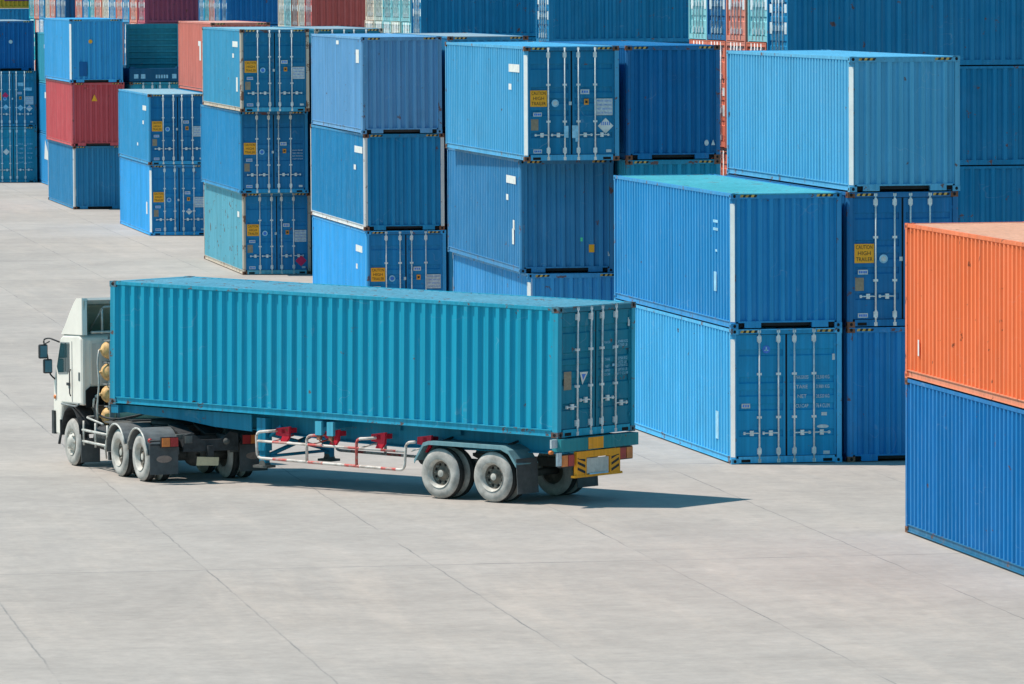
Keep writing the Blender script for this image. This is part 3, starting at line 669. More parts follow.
# ---------------------------------------------------------------- trailer
T0 = (.8916, 112.978); TA = R(50.117); TILT = R(.751)
def tz(y): return 1.3456 + y*math.tan(TILT)
truckpaint = mat_for('truck_container_paint', (.008, .33, .50), fade=.15, rust=.35, dirt=.3)
tp_cast = paint('truck_casting_paint', (.07, .20, .27), .3, 1.3)
def dT(dl, dr, H):
    decal('data_plate', ('tt',), lambda mb: plate(mb, .34, 1.12, .23, .36), [M['tan']], dl)
    def tri(mb):
        mb.poly([(.72, YD, 1.27), (.80, YD, 1.02), (.98, YD, 1.27)], 0); mb.poly([(.78, YD-.002, 1.23), (.82, YD-.002, 1.11), (.91, YD-.002, 1.23)], 1)
    decal('triangle_sticker', ('tri',), tri, [M['white'], M['blue_decal']], dl)
    def f2(mb):
        for i, s in enumerate(('MAX.GR. 30480 KG', '67200 LB', 'TARE 3750 KG', '8270 LB')):
            z = 1.82-i*.075-(.19 if i > 1 else 0)
            q = s.split()
            letters(mb, ' '.join(q[:-2]) if len(q) > 2 else '   -', 1.58, z, YD-.003, .05, 0, .2)
            letters(mb, ' '.join(q[-2:]), 2.06, z, YD-.003, .055, 0, .34)
        for i, s in enumerate(('NET 26730 KG', '58930 LB', 'CU.CAP. 67.7 CU.M')):
            z = 1.34-i*.08; q = s.split()
            letters(mb, ' '.join(q[-2:]), 2.06, z, YD-.003, .055, 0, .34)
            letters(mb, q[0], 1.58, z, YD-.003, .05, 0, .2)
    decal('weight_lettering', ('tw',), f2, [M['cyan_decal']], dr)
    decal('sticker', ('tw2',), lambda mb: plate(mb, 2.26, 2.2, .06, .17), [M['palegrey']], dr)
container('teal container with ribbed side, rusty roof corners and closed doors, riding on the truck trailer', (T0[0], T0[1], 1.3456+.004), TA, truckpaint, H=HS, near='doors', rx=TILT, haz=False,
          cast=tp_cast, decals=dT, doormat=mat_for('shaded_truck_door_paint', (.004, .185, .29), fade=.15, rust=.5), roofmat=mat_for('truck_roof_paint', (.10, .32, .44), fade=.8, rust=.8))  # door teal darkened: shade of the rear end painted in
tr = thing('container_trailer', 'blue skeletal trailer with red and white side guards under the teal container', 'trailer', (T0[0], T0[1], 0), TA)
TB = M['truckblue']
def tyre_mb(mb, xc, y, z, w, r=.51, out=-1):
    h = w/2
    prof = [(-h+.01, .27), (-h, .30), (-h-.012, .36), (-h-.012, .42), (-h+.015, .475), (-h+.05, r-.008), (-h*.45, r), (-h*.42, r-.018), (-h*.34, r-.018), (-h*.3, r), (h*.3, r), (h*.34, r-.018), (h*.42, r-.018), (h*.45, r), (h-.05, r-.008), (h-.015, .475), (h+.012, .42), (h+.012, .36), (h, .30), (h-.01, .27)]
    mis = [1, 1, 1, 1, 1] + [0]*9 + [1, 1, 1, 1, 1]
    mb.lathe(prof, (xc, y, z), 36, 'x', mis)
def wheel(parent, xo, y, side, front=False, r=.51):
    """side -1: outer face towards -x. xo: outer tyre face"""
    z = r; s = -side
    mb = MB(); xc = xo+s*.14; tyre_mb(mb, xc, y, z, .255, r)
    w = part('wheel', mb, [M['tyre'], M['sidewall']], parent, recalc=True)
    mb = MB()
    if front:
        prof = [(0.0, .285), (.015, .27), (.05, .25), (.06, .20), (.0, .17), (-.03, .12), (-.05, .10), (-.06, .0)]
    else:
        prof = [(-.002, .29), (.012, .275), (.03, .262), (.10, .245), (.135, .215), (.14, .15), (.11, .11), (.07, .085), (.06, .07), (.055, .0)]
    prof = [(a*s, q) for a, q in prof]
    mis = [0, 0] + ([0]*5 if front else [0, 1, 1, 1, 1, 1, 0])
    mb.lathe(prof, (xo, y, z), 30, 'x', mis)
    for i in range(8):
        q = 2*PI*i/8; rr = .19; xx = xo+s*(.125 if not front else .03)
        mb.lathe([(-.02*s if not front else -.045*s, .018), (0.02*s, .018)], (xx, y+rr*math.cos(q), z+rr*math.sin(q)), 6, 'x', mi=0)
        # hand holes
        if not front:
            cy, cz = y+.185*math.cos(q+.39), z+.185*math.sin(q+.39)
            mb.poly([(xo+s*.132, cy+.03*math.cos(k_*PI/4), cz+.03*math.sin(k_*PI/4)) for k_ in range(8)], 2)
    part('rim', mb, [M['rim'], M['rimdark'], M['hole']], w, recalc=False)
    if not front:
        mb = MB(); tyre_mb(mb, xo+s*.47, y, z, .255, r); w2 = part('wheel', mb, [M['tyre'], M['sidewall']], parent)
        mb = MB(); mb.lathe([(.13*s, .285), (.05*s, .26), (.0, .2), (-.02*s, .0)], (xo+s*.47, y, z), 24, 'x', [0, 0, 0]); part('rim', mb, [M['rimdark']], w2, recalc=False)
def beam(mb, x0, x1):
    top = lambda y: tz(y)-.012
    pts = [(0.05, 1.02), (3.6, .97), (4.4, .95), (6.2, .99), (7.6, 1.06), (8.4, 1.11), (9.4, 1.14), (10.3, 1.25), (11.9, 1.33), (11.9, top(11.9)), (.05, top(.05))]
    xc = (x0+x1)/2
    mb.prism(pts, 'x', xc-.012, xc+.012)
    lo = pts[:9]
    for (ya, za), (yb, zb) in zip(lo, lo[1:]): mb.hexa([(x0, ya, za-.02), (x1, ya, za-.02), (x1, yb, zb-.02), (x0, yb, zb-.02), (x0, ya, za+.002), (x1, ya, za+.002), (x1, yb, zb+.002), (x0, yb, zb+.002)])
    mb.hexa([(x0, .05, top(.05)-.022), (x1, .05, top(.05)-.022), (x1, 11.9, top(11.9)-.022), (x0, 11.9, top(11.9)-.022), (x0, .05, top(.05)), (x1, .05, top(.05)), (x1, 11.9, top(11.9)), (x0, 11.9, top(11.9))])
for x0 in (.50, 1.76):
    mb = MB(); beam(mb, x0, x0+.18); part('main_beam', mb, TB, tr)
# gooseneck side plates and bolsters
mb = MB()
pts = [(8.3, 1.10), (9.35, 1.15), (10.3, 1.26), (12.0, 1.35), (12.0, tz(12)-.01), (8.3, tz(8.3)-.01)]
mb.prism(pts, 'x', .16, .19); mb.prism(pts, 'x', W-.19, W-.16)
mb.prism([(9.6, 1.20), (11.9, 1.345), (11.9, 1.36), (9.6, 1.22)], 'x', .19, W-.19)
part('gooseneck', mb, TB, tr)
def bolster(y, w=.2, d=.16, x0=.02, x1=W-.02):
    mb = MB(); z = tz(y)-.006; mb.box((x0, y-w/2, z-d), (x1, y+w/2, z))
    b_ = part('bolster', mb, TB, tr); return b_
for y_ in (3.0, 4.6): bolster(y_, .14, .13, .5, W-.5)
bolster(12.06, .2, .17)
for y_, dz in ((6.30, 0), (5.98, 0)):
    b_ = bolster(y_, .13, .14, .05, W-.05)
    mb = MB(); zt = tz(y_)
    mb.box((-.02, y_-.085, zt-.30), (.05, y_+.085, zt-.02)); part('lock_housing', mb, mat_for('pale_lock_paint', (.07, .38, .52), rust=.4), b_)
    mb = MB(); mb.box((-.01, y_-.05, zt-.40), (.05, y_+.05, zt-.30)); mb.tube([(-.03, y_, zt-.36), (-.06, y_-.12, zt-.44)], .015, 6)
    part('twist_lock', mb, rustcast, b_)
# rear end
mb = MB(); mb.box((-.04, -.12, 1.09), (W-.05, .12, tz(0)-.008)); re = part('rear_bolster', mb, mat_for('scuffed_teal_paint', (.015, .22, .26), fade=.6, rust=.7), tr)
mb = MB(); mb.box((.80, -.128, 1.10), (1.27, -.122, 1.33)); part('yellow_panel', mb, M['bumperyellow'], re)
mb = MB()
for x0, x1 in ((.50, .58), (1.62, 1.70)): mb.box((x0, -.06, .80), (x1, .10, 1.07))
part('bumper_bracket', mb, TB, tr)
mb = MB()
mb.box((.42, -.14, .94), (1.78, -.06, 1.068)); mb.box((.42, -.14, .60), (.72, -.06, .94)); mb.box((1.46, -.14, .60), (1.78, -.06, .94)); mb.box((.34, -.15, .555), (1.84, -.05, .60))
for x0, s in ((.44, 1), (1.50, -1)):
    for i in range(3):
        z = .62+i*.12; xa, xb = x0, x0+.24
        za, zb = (z+.09, z) if s > 0 else (z, z+.09)
        mb.poly([(xa, -.143, za), (xb, -.143, zb), (xb, -.143, min(.93, zb+.055)), (xa, -.143, min(.93, za+.055))], 1)
bu = part('bumper', mb, [M['bumperyellow'], M['black']], tr)
mb = MB(); mb.box((.75, -.125, .62), (1.43, -.10, .92)); part('number_plate', mb, M['platewhite'], bu)
mb = MB(); mb.box((.80, -.16, .60), (1.38, -.15, .625)); part('lower_strip', mb, M['cyan_decal'], bu)
for x0, x1, z0, z1 in ((1.80, 2.20, .84, 1.06), (-.02, .36, .80, 1.02)):
    mb = MB(); mb.box((x0-.02, -.10, z0-.02), (x1+.02, -.02, z1+.02)); lb = part('tail_light', mb, M['chassis'], tr)
    xm = (x0+x1)/2; mb = MB(); mb.box((x0, -.125, z0), (xm-.01, -.10, z1)); part('lens', mb, M['redlens' if x0 > 1 else 'orangelens'], lb)
    mb = MB(); mb.box((xm+.01, -.125, z0), (x1, -.10, z1)); part('lens', mb, M['orangelens' if x0 > 1 else 'redlens'], lb)
mb = MB(); mb.box((-.22, -.02, 1.17), (-.04, .02, 1.34)); part('marker_plate', mb, M['palegrey'], tr)
mb = MB(); mb.box((-.16, -.12, .82), (-.03, -.08, 1.08)); part('marker_plate', mb, M['palegrey'], tr)
mb = MB(); mb.lathe([(-.05, 0), (-.05, .04), (.03, .04), (.03, 0)], (-.2, .0, 1.09), 10, 'x'); part('marker_lamp', mb, M['orangelens'], tr)
# axles, wheels, fenders, flaps
AXY = (3.06, 1.68)
for y_ in AXY:
    mb = MB(); mb.tube([(.3, y_, .51), (W-.3, y_, .51)], .075, 10)
    for x0 in (.64, 1.79): mb.prism([(y_-.62, .72), (y_-.3, .6), (y_+.3, .6), (y_+.62, .72), (y_+.62, .78), (y_-.62, .78)], 'x', x0-.04, x0+.04)
    part('axle', mb, M['grime'], tr)
    wheel(tr, -.04, y_, -1); wheel(tr, W+.02, y_, 1)
for x0, x1 in ((-.06, .62), (W-.62, W+.06)):
    mb = MB(); pr = [(3.68, .74), (3.44, 1.09), (3.30, 1.13), (1.42, 1.12), (1.22, 1.04), (1.02, .78)]
    q = [(y_, z_+.022) for y_, z_ in pr]
    for i in range(len(pr)-1):
        (a0, b0), (a1, b1) = pr[i], pr[i+1]; (c0, d0), (c1, d1) = q[i], q[i+1]
        mb.hexa([(x0, a0, b0), (x1, a0, b0), (x1, a1, b1), (x0, a1, b1), (x0, c0, d0), (x1, c0, d0), (x1, c1, d1), (x0, c1, d1)])
        xs = x0 if x0 < 0 else x1
        mb.hexa([(xs-.01, a0, b0-.05), (xs+.01, a0, b0-.05), (xs+.01, a1, b1-.05), (xs-.01, a1, b1-.05), (xs-.01, c0, d0+.004), (xs+.01, c0, d0+.004), (xs+.01, c1, d1+.004), (xs-.01, c1, d1+.004)])
    fe = part('fender', mb, mat_for('fender_teal_paint', (.16, .30, .34), fade=.5, rust=.5), tr)
    mb = MB(); mb.hexa([(x0+.03, 1.00, .20), (x1-.03, .98, .20), (x1-.03, .995, .20), (x0+.03, 1.015, .20), (x0+.03, 1.04, .90), (x1-.03, 1.02, .90), (x1-.03, 1.035, .90), (x0+.03, 1.055, .90)])
    part('mud_flap', mb, M['flap'], tr)
    for yb in (3.2, 1.5):
        mb = MB(); mb.tube([((x0+x1)/2, yb, 1.14), ((x0+x1)/2+(.35 if x0 < 0 else -.35), yb, 1.20)], .025, 6); part('fender_stay', mb, M['chassis'], tr)
mb = MB(); mb.lathe([(-.42, 0), (-.42, .12), (-.38, .15), (.38, .15), (.42, .12), (.42, 0)], (1.2, 4.2, .72), 18, 'x'); part('air_tank', mb, M['chassis'], tr)
for y_ in (2.4, .4):
    mb = MB(); mb.box((.6, y_-.05, 1.05), (1.85, y_+.05, 1.25)); part('cross_member', mb, M['chassis'], tr)
# landing legs
for x0 in (.10, 2.10):
    mb = MB(); mb.box((x0, 7.86, .72), (x0+.20, 8.10, 1.40)); mb.box((x0+.03, 7.90, .42), (x0+.17, 8.06, .72)); mb.tube([(x0+.1, 7.86, 1.0), (x0+.1, 7.5, 1.25)], .04, 6)
    lg = part('landing_leg', mb, TB, tr)
    mb = MB(); mb.box((x0-.04, 7.80, .37), (x0+.24, 8.18, .42)); mb.prism([(7.88, .42), (8.08, .42), (8.03, .52), (7.93, .52)], 'x', x0+.02, x0+.18)
    part('foot', mb, M['grime'], lg)
mb = MB(); mb.tube([(.3, 7.9, 1.05), (2.1, 7.9, .62)], .045, 6); mb.tube([(.3, 7.95, .62), (2.1, 7.95, 1.05)], .045, 6); mb.tube([(.3, 7.92, .6), (2.1, 7.92, .6)], .035, 6)
part('leg_brace', mb, TB, tr)
# side guards
def rounded(pts, r=.12, n=4):
    out = []; k = len(pts)
    for i, p in enumerate(pts):
        p = Vector(p)
        if i in (0, k-1): out.append(p); continue
        a = (Vector(pts[i-1])-p); c = (Vector(pts[i+1])-p); rr = min(r, a.length/2, c.length/2); a.normalize(); c.normalize()
        for j in range(n+1):
            t_ = j/n; out.append((p+a*rr)*(1-t_)**2 + p*2*t_*(1-t_) + (p+c*rr)*t_**2)
    return out
for x0, sx in ((.0, 1), (W, -1)):
    mb = MB(); xi = x0+sx*.18
    mb.tube(rounded([(xi, 7.55, 1.15), (x0, 7.62, 1.15), (x0, 8.02, 1.11), (x0, 8.0, .58), (x0, 4.0, .53), (x0, 3.95, 1.09), (x0, 3.7, 1.11)]), .03, 8)
    mb.tube([(x0, 7.99, .93), (x0, 3.96, .90)], .027, 8)
    for y_ in (6.63, 5.28): mb.tube(rounded([(xi, y_-.42, 1.13), (x0, y_-.3, 1.12), (x0, y_, 1.10), (x0, y_, .56)]), .03, 8)
    for y_ in (7.62, 6.5, 5.15, 3.8): mb.tube([(x0, y_+.02, .92), (xi+sx*.25, y_-.25, 1.05)], .018, 6)
    sg = part('side_guard', mb, M['guard'], tr)
    for y_ in (7.45, 6.10, 4.85, 3.62):
        mb = MB(); xa = x0+sx*.14
        mb.prism([(y_+.15, 1.20), (y_-.22, 1.25), (y_-.20, 1.02), (y_-.10, .90), (y_+.06, .90), (y_-.02, 1.04), (y_+.16, 1.06)], 'x', xa, xa+sx*.06); mb.box((min(xa, x0+sx*.5), y_-.1, 1.10), (max(xa, x0+sx*.5), y_, 1.2))
        part('bracket', mb, M['redpaint'], sg)

# ---------------------------------------------------------------- tractor
TO = (-6.60, 119.74); TT = R(23.6)
tk = thing('tractor_truck', 'white cab-over tractor truck with roof deflector and yellow gas cylinders, pulling the trailer', 'truck', (TO[0], TO[1], 0), TT)
A2, A1, AF = .08, 1.40, 4.44
CH = M['chassis']
for x0 in (-.46, .36):
    mb = MB(); mb.box((x0, -.85, .72), (x0+.10, 5.1, .97)); part('frame_rail', mb, CH, tk)
for y_ in (-.2, .75, 2.2, 3.3):
    mb = MB(); mb.box((-.36, y_-.06, .76), (.36, y_+.06, .93)); part('cross_member', mb, CH, tk)
mb = MB(); mb.prism([(-.60, .66), (.60, .66), (.60, 1.00), (.42, 1.05), (.22, .90), (-.22, .90), (-.42, 1.05), (-.60, 1.00)], 'y', -.90, -.84)
mb.box((-.10, -1.0, .55), (.02, -.9, .78)); part('rear_cross_member', mb, CH, tk)
mb = MB(); mb.box((-.58, -.93, .84), (-.42, -.90, .99)); mb.box((-.72, -.80, .92), (-.46, -.70, 1.02)); mb.lathe([(0, .07), (-.05, .06), (-.06, 0)], (.30, -1.0, .86), 12, 'y'); part('tow_bracket', mb, M['grime'], tk)
mb = MB(); mb.prism([(-.36, .38), (.12, .36), (.14, .53), (-.34, .56)], 'y', -1.00, -.985); np_ = part('number_plate', mb, M['plateyellow'], tk)
for y_ in (A2, A1):
    mb = MB(); mb.tube([(-.8, y_, .51), (.8, y_, .51)], .11, 12); mb.lathe([(-.22, .05), (-.18, .2), (0, .26), (.18, .2), (.22, .05)], (0, y_, .53), 16, 'y')
    part('axle', mb, M['grime'], tk)
    wheel(tk, -1.22, y_, -1); wheel(tk, 1.22, y_, 1)
wheel(tk, -1.20, AF, -1, True); wheel(tk, 1.20, AF, 1, True)
mb = MB(); mb.tube([(-.9, AF, .51), (.9, AF, .51)], .07, 8); part('axle', mb, M['grime'], tk)
for y_, a0, a1 in ((A2, 8, 168), (A1, 22, 182)):
    for x0, x1 in ((-1.27, -.56), (.56, 1.27)):
        mb = MB(); n = 14; r0 = .60; pr = []
        for i in range(n+1):
            q = R(a0+(a1-a0)*i/n); q2 = R(180)-q
            pr.append((y_+r0*math.cos(q2), .50+r0*math.sin(q2)*1.0))
        for i in range(n):
            (ya, za), (yb, zb) = pr[i], pr[i+1]
            def up(y0, z0, d): v = Vector((y0-y_, z0-.5)).normalized()*d; return y0+v.x, z0+v.y
            ya2, za2 = up(ya, za, .02); yb2, zb2 = up(yb, zb, .02)
            mb.hexa([(x0, ya, za), (x1, ya, za), (x1, yb, zb), (x0, yb, zb), (x0, ya2, za2), (x1, ya2, za2), (x1, yb2, zb2), (x0, yb2, zb2)])
        xe = x0 if x0 < 0 else x1
        mb.tube([(xe, *up(p[0], p[1], .01)) for p in pr], .022, 6, 1)
        part('fender', mb, [M['fender'], M['pipe']], tk)
for s in (-1, 1):
    x0, x1 = sorted((s*.68, s*1.30))
    mb = MB(); mb.box((x0, -.78, .20), (x1, -.765, .82)); fl = part('mud_flap', mb, M['flap'], tk)
    mb = MB(); mb.prism([((x0+x1)/2+.17*math.cos(2*PI*j/16), .52+.075*math.sin(2*PI*j/16)) for j in range(16)], 'y', -.786, -.782); part('badge', mb, M['wornplate'], fl)
    mb = MB(); mb.box((x0, -.80, .80), (x1, -.74, .84)); mb.tube([(x0, -.78, .9), (x1, -.78, .9)], .025, 6); part('flap_bar', mb, CH, tk)
    a, b_ = sorted((s*.70, s*1.08)); mb = MB(); mb.box((a, -.86, .76), (b_, -.78, .98)); tl = part('tail_light', mb, CH, tk)
    for i, (u0, u1) in enumerate(((a+.015, (a+b_)/2-.005), ((a+b_)/2+.005, b_-.015))):
        mb = MB(); mb.box((u0, -.885, .78), (u1, -.86, .96)); part('lens', mb, M['orangelens' if (i == 0) == (s < 0) else 'redlens'], tl)
    if s < 0:
        mb = MB(); mb.lathe([(0, .05), (-.05, .04), (-.06, 0)], (-1.24, -.62, .90), 10, 'y'); part('marker_lamp', mb, M['redlens'], tk)
# fifth wheel, deck plate
mb = MB(); mb.box((-.52, .55, 1.02), (.52, 1.75, 1.09)); mb.lathe([(0, .52), (.07, .52), (.07, 0)], (0, 1.2, 1.10), 24, 'z'); mb.prism([(.45, 1.15), (-.25, .98), (-.25, .95), (.45, 1.08)], 'x', -.45, -.12); mb.prism([(.45, 1.15), (-.25, .98), (-.25, .95), (.45, 1.08)], 'x', .12, .45)
part('fifth_wheel', mb, CH, tk)
mb = MB(); mb.box((-.95, 1.75, 1.02), (.95, 3.0, 1.05)); part('deck_plate', mb, M['grime'], tk)
# gas cylinders
mb = MB()
for x0 in (-.62, .62): mb.box((x0-.03, 3.02, 1.0), (x0+.03, 3.58, 2.85))
part('cylinder_rack', mb, M['cabgrey'], tk)
for z in (1.13, 1.60, 2.07, 2.54):
    mb = MB(); r = .20
    prof = [(-.85, 0), (-.85, .028), (-.805, .03), (-.795, .075), (-.765, .125), (-.71, .172), (-.62, r), (.62, r), (.72, .165), (.79, .08), (.80, 0)]
    mb.lathe(prof, (-.10, 3.28, z), 20, 'x', [0, 0, 0, 0, 0, 0, 1, 0, 0, 0]); part('gas_cylinder', mb, [M['gas'], M['gasbody']], tk)
# under-run guard, tanks, boxes between the wheels
mb = MB()
for z in (.58, .82): mb.tube([(-1.18, 2.05, z), (-1.18, 3.72, z)], .03, 8)
for y_ in (2.15, 2.9, 3.65): mb.tube([(-1.18, y_, .50), (-1.18, y_, 1.02)], .025, 6)
mb.tube(rounded([(-1.15, 2.5, 1.02), (-1.15, 3.6, 1.10), (-.7, 3.62, 1.12)]), .022, 6); mb.tube([(-1.18, 2.3, .55), (-1.1, 2.45, .30)], .02, 6)
part('side_guard', mb, M['pipe'], tk)
mb = MB(); mb.lathe([(-.6, 0), (-.6, .24), (-.56, .27), (.56, .27), (.6, .24), (.6, 0)], (-.82, 2.75, .68), 20, 'y'); part('fuel_tank', mb, CH, tk)
mb = MB(); mb.box((-1.12, 2.2, .28), (-.55, 2.3, .45)); part('valve_box', mb, CH, tk)
mb = MB(); mb.box((-.95, 3.42, .62), (-.55, 3.66, 1.35)); part('air_filter', mb, CH, tk)
mb = MB(); mb.box((-.5, 2.5, .98), (.3, 2.98, 1.08)); part('battery_box', mb, CH, tk)
for s in (-1, 1):
    a, b_ = sorted((s*.80, s*1.22)); mb = MB(); mb.box((a, 3.70, .12), (b_, 3.72, .62)); part('splash_guard', mb, M['flap'], tk)
mb = MB(); mb.lathe([(-.4, 0), (-.4, .2), (.4, .2), (.4, 0)], (.85, 2.8, .7), 16, 'y'); part('air_tank', mb, M['pipe'], tk)
# cab body
cabp = [(3.74, 1.34), (4.98, 1.30), (5.08, .98), (5.10, .60), (5.52, .62), (5.58, 1.10), (5.56, 1.75), (5.38, 2.10), (5.10, 2.70), (4.90, 2.79), (3.86, 2.84), (3.74, 2.78)]
mb = MB(); mb.prism(cabp, 'x', -1.20, 1.20); cab = part('cab', mb, M['cab'], tk, bevel=.05)
for s in (-1, 1):
    xs = s*1.203; xo = s*1.209
    mb = MB(); mb.prism([(4.46, 2.62), (5.02, 2.60), (5.26, 2.08), (5.20, 1.96), (4.62, 2.00), (4.50, 2.08)], 'x', xs-.004, xo); part('side_window', mb, M['glass'], cab)
    mb = MB(); mb.tube([(xs, 4.48, 2.64), (xs, 5.03, 2.62), (xs, 5.28, 2.08), (xs, 5.2, 1.94), (xs, 4.6, 1.98), (xs, 4.47, 2.08)], .012, 5, closed=True)
    mb.box((min(xs, xo), 4.30, 1.38), (max(xs, xo), 4.312, 2.68)); mb.box((min(xs, xo), 5.32, 1.36), (max(xs, xo), 5.332, 1.96)); part('door_seam', mb, M['cabgrey'], cab)
    mb = MB(); mb.box((min(xs, s*1.235), 4.44, 1.72), (max(xs, s*1.235), 4.60, 1.78)); part('handle', mb, CH, cab)
    mb = MB(); mb.box((min(xs, xo), 3.80, 1.86), (max(xs, xo), 3.90, 2.04)); part('side_marker', mb, M['glass'], cab)
    # wheel arch and steps
    mb = MB(); n = 10
    pr = [(AF+.60*math.cos(R(10+160*i/n)), .60+.66*math.sin(R(10+160*i/n))) for i in range(n+1)]
    x0, x1 = sorted((s*.80, s*1.21))
    for i in range(n):
        (ya, za), (yb, zb) = pr[i], pr[i+1]
        mb.hexa([(x0, ya, za), (x1, ya, za), (x1, yb, zb), (x0, yb, zb), (x0, ya, za+.03), (x1, ya, za+.03), (x1, yb, zb+.03), (x0, yb, zb+.03)])
    part('wheel_arch', mb, CH, cab)
    mb = MB(); mb.box((min(s*1.0, s*1.22), 5.06, .62), (max(s*1.0, s*1.22), 5.09, .95)); mb.tube([(s*1.2, 5.1, .62), (s*1.22, 5.14, .42)], .03, 6); mb.box((min(s*1.14, s*1.24), 5.40, .62), (max(s*1.14, s*1.24), 5.56, 1.12)); part('step', mb, CH, cab)
    mb = MB(); mb.tube([(s*1.22, 4.36, 1.50), (s*1.245, 4.36, 1.56), (s*1.245, 4.36, 2.02), (s*1.22, 4.36, 2.08)], .014, 6); part('grab_rail', mb, CH, cab)
    mb = MB(); mb.box((min(s*1.2, s*1.212), 4.72, 2.02), (max(s*1.2, s*1.212), 4.74, 2.62)); part('window_divider', mb, CH, cab)
    mb = MB(); mb.tube([(s*1.215, 3.86, 1.36), (s*1.215, 4.05, 1.30), (s*1.215, 4.98, 1.30)], .02, 6); part('sill_trim', mb, M['cabgrey'], cab)
    mb = MB(); mb.lathe([(0, .05), (s*.03, .04), (s*.035, 0)], (s*1.2, 5.42, 1.42), 10, 'x'); part('indicator', mb, M['orangelens'], cab)
    # mirrors
    mb = MB(); mb.tube(rounded([(s*1.2, 5.12, 2.62), (s*1.34, 5.40, 2.70), (s*1.42, 5.55, 2.66), (s*1.40, 5.53, 2.52), (s*1.34, 5.52, 2.32), (s*1.30, 5.48, 1.90), (s*1.2, 5.42, 1.80)], .08), .018, 6); mb.tube([(s*1.42, 5.53, 2.55), (s*1.33, 5.4, 2.62)], .015, 5)
    ma = part('mirror_arm', mb, CH, cab)
    for yy, xx, zc, w_, h_ in ((5.50, s*1.43, 2.40, .20, .31), (5.46, s*1.34, 2.08, .20, .31)):
        mb = MB(); mb.box((xx-w_/2, yy, zc-h_/2), (xx+w_/2, yy+.10, zc+h_/2)); mi_ = part('mirror', mb, CH, ma, bevel=.03)
        mb = MB(); mb.box((xx-w_/2+.025, yy-.006, zc-h_/2+.03), (xx+w_/2-.025, yy-.001, zc+h_/2-.03)); part('mirror_glass', mb, M['mirror'], mi_)
mb = MB(); mb.prism([(-1.02, 0), (1.02, 0), (.98, 1), (-.98, 1)], 'y', 0, .01)
mb = MB(); mb.hexa([(-1.08, 5.40, 2.08), (1.08, 5.40, 2.08), (1.08, 5.39, 2.08), (-1.08, 5.39, 2.08), (-1.04, 5.135, 2.66), (1.04, 5.135, 2.66), (1.04, 5.125, 2.66), (-1.04, 5.125, 2.66)]); part('windscreen', mb, M['glass'], cab)
for s in (-1, 1):
    mb = MB(); a, b_ = sorted((s*.72, s*1.12)); mb.box((a, 5.57, .80), (b_, 5.60, 1.02)); part('headlight', mb, M['palegrey'], cab)
# rear wall: ribs, engine recess
mb = MB()
for xx in (-.98, -.30, .30, .98): mb.box((xx-.015, 3.71, 1.80), (xx+.015, 3.742, 2.72))
mb.box((-1.17, 3.715, 1.36), (-1.12, 3.742, 2.76)); mb.box((1.12, 3.715, 1.36), (1.17, 3.742, 2.76)); part('rear_rib', mb, M['cab'], cab)
mb = MB(); mb.prism([(-1.10, 1.30), (1.10, 1.30), (1.10, 1.66), (1.0, 1.74), (-1.0, 1.74), (-1.10, 1.66)], 'y', 3.70, 3.738); mb.box((-.7, 3.5, 1.05), (.7, 3.72, 1.62)); part('engine_recess', mb, M['hole'], cab)
mb = MB(); mb.box((-1.0, 3.72, 1.76), (1.0, 3.7385, 2.66)); part('rear_panel', mb, M['fender'] if False else mat_for('grey_cab_back_paint', (.64, .63, .59), fade=.2, rust=.2), cab)
mb = MB()
for z in (1.13, 1.60, 2.07, 2.54): mb.box((-.80, 3.04, z+.19), (-.70, 3.52, z+.215)); mb.box((-.80, 3.05, z-.215), (-.70, 3.08, z+.215))
part('strap', mb, M['cabgrey'], tk)
mb = MB(); mb.tube(rounded([(-1.0, 3.26, 1.0), (-1.02, 3.24, 1.36), (-.98, 3.2, 1.85), (-1.0, 3.26, 2.30), (-.95, 3.28, 2.55)], .2), .02, 6); part('fuel_line', mb, M['pipe'], tk)
mb = MB(); mb.tube(rounded([(-.85, 3.7, 1.5), (-1.0, 3.4, 1.2), (-.9, 3.0, 1.1), (-.6, 2.4, 1.12), (-.3, 1.9, 1.3)], .3), .022, 6); mb.tube(rounded([(-.7, 3.7, 1.62), (-.8, 3.3, 1.0), (-.75, 2.6, 1.12), (-.4, 2.0, 1.25)], .3), .018, 6); part('air_hose', mb, M['chassis'], tk)
mb = MB(); mb.tube(rounded([(-.95, 3.66, 1.3), (-.95, 3.62, 1.55), (-.6, 3.6, 1.6)]), .03, 6); mb.tube([(-.75, 3.2, 1.0), (-.75, 3.2, 2.0)], .03, 6); part('hose', mb, M['pipe'], tk)
# roof deflector: hollow shell open at the rear
de = MB()
top = [(5.0, 2.80), (4.72, 3.02), (4.42, 3.30), (4.15, 3.52), (3.98, 3.62), (3.66, 3.64)]
low = [(y_-.03, z_-.05) for y_, z_ in top]
for i in range(len(top)-1):
    (ya, za), (yb, zb) = top[i], top[i+1]; (yc, zc), (yd, zd) = low[i], low[i+1]
    de.hexa([(-1.16, yc, zc), (1.16, yc, zc), (1.16, yd, zd), (-1.16, yd, zd), (-1.16, ya, za), (1.16, ya, za), (1.16, yb, zb), (-1.16, yb, zb)])
for s in (-1, 1):
    a, b_ = sorted((s*1.165, s*1.205)); de.prism([(3.66, 2.85), (5.0, 2.80)] + top[1:], 'x', a, b_)
    a, b_ = sorted((s*1.09, s*1.20)); de.box((a, 3.64, 2.845), (b_, 3.70, 3.635))
dfl = part('roof_deflector', de, M['cab'], tk)
mb = MB(); mb.prism([(3.72, 2.86), (4.90, 2.83)] + [(y_-.05, z_-.06) for y_, z_ in top[1:]], 'x', -1.16, -1.15)
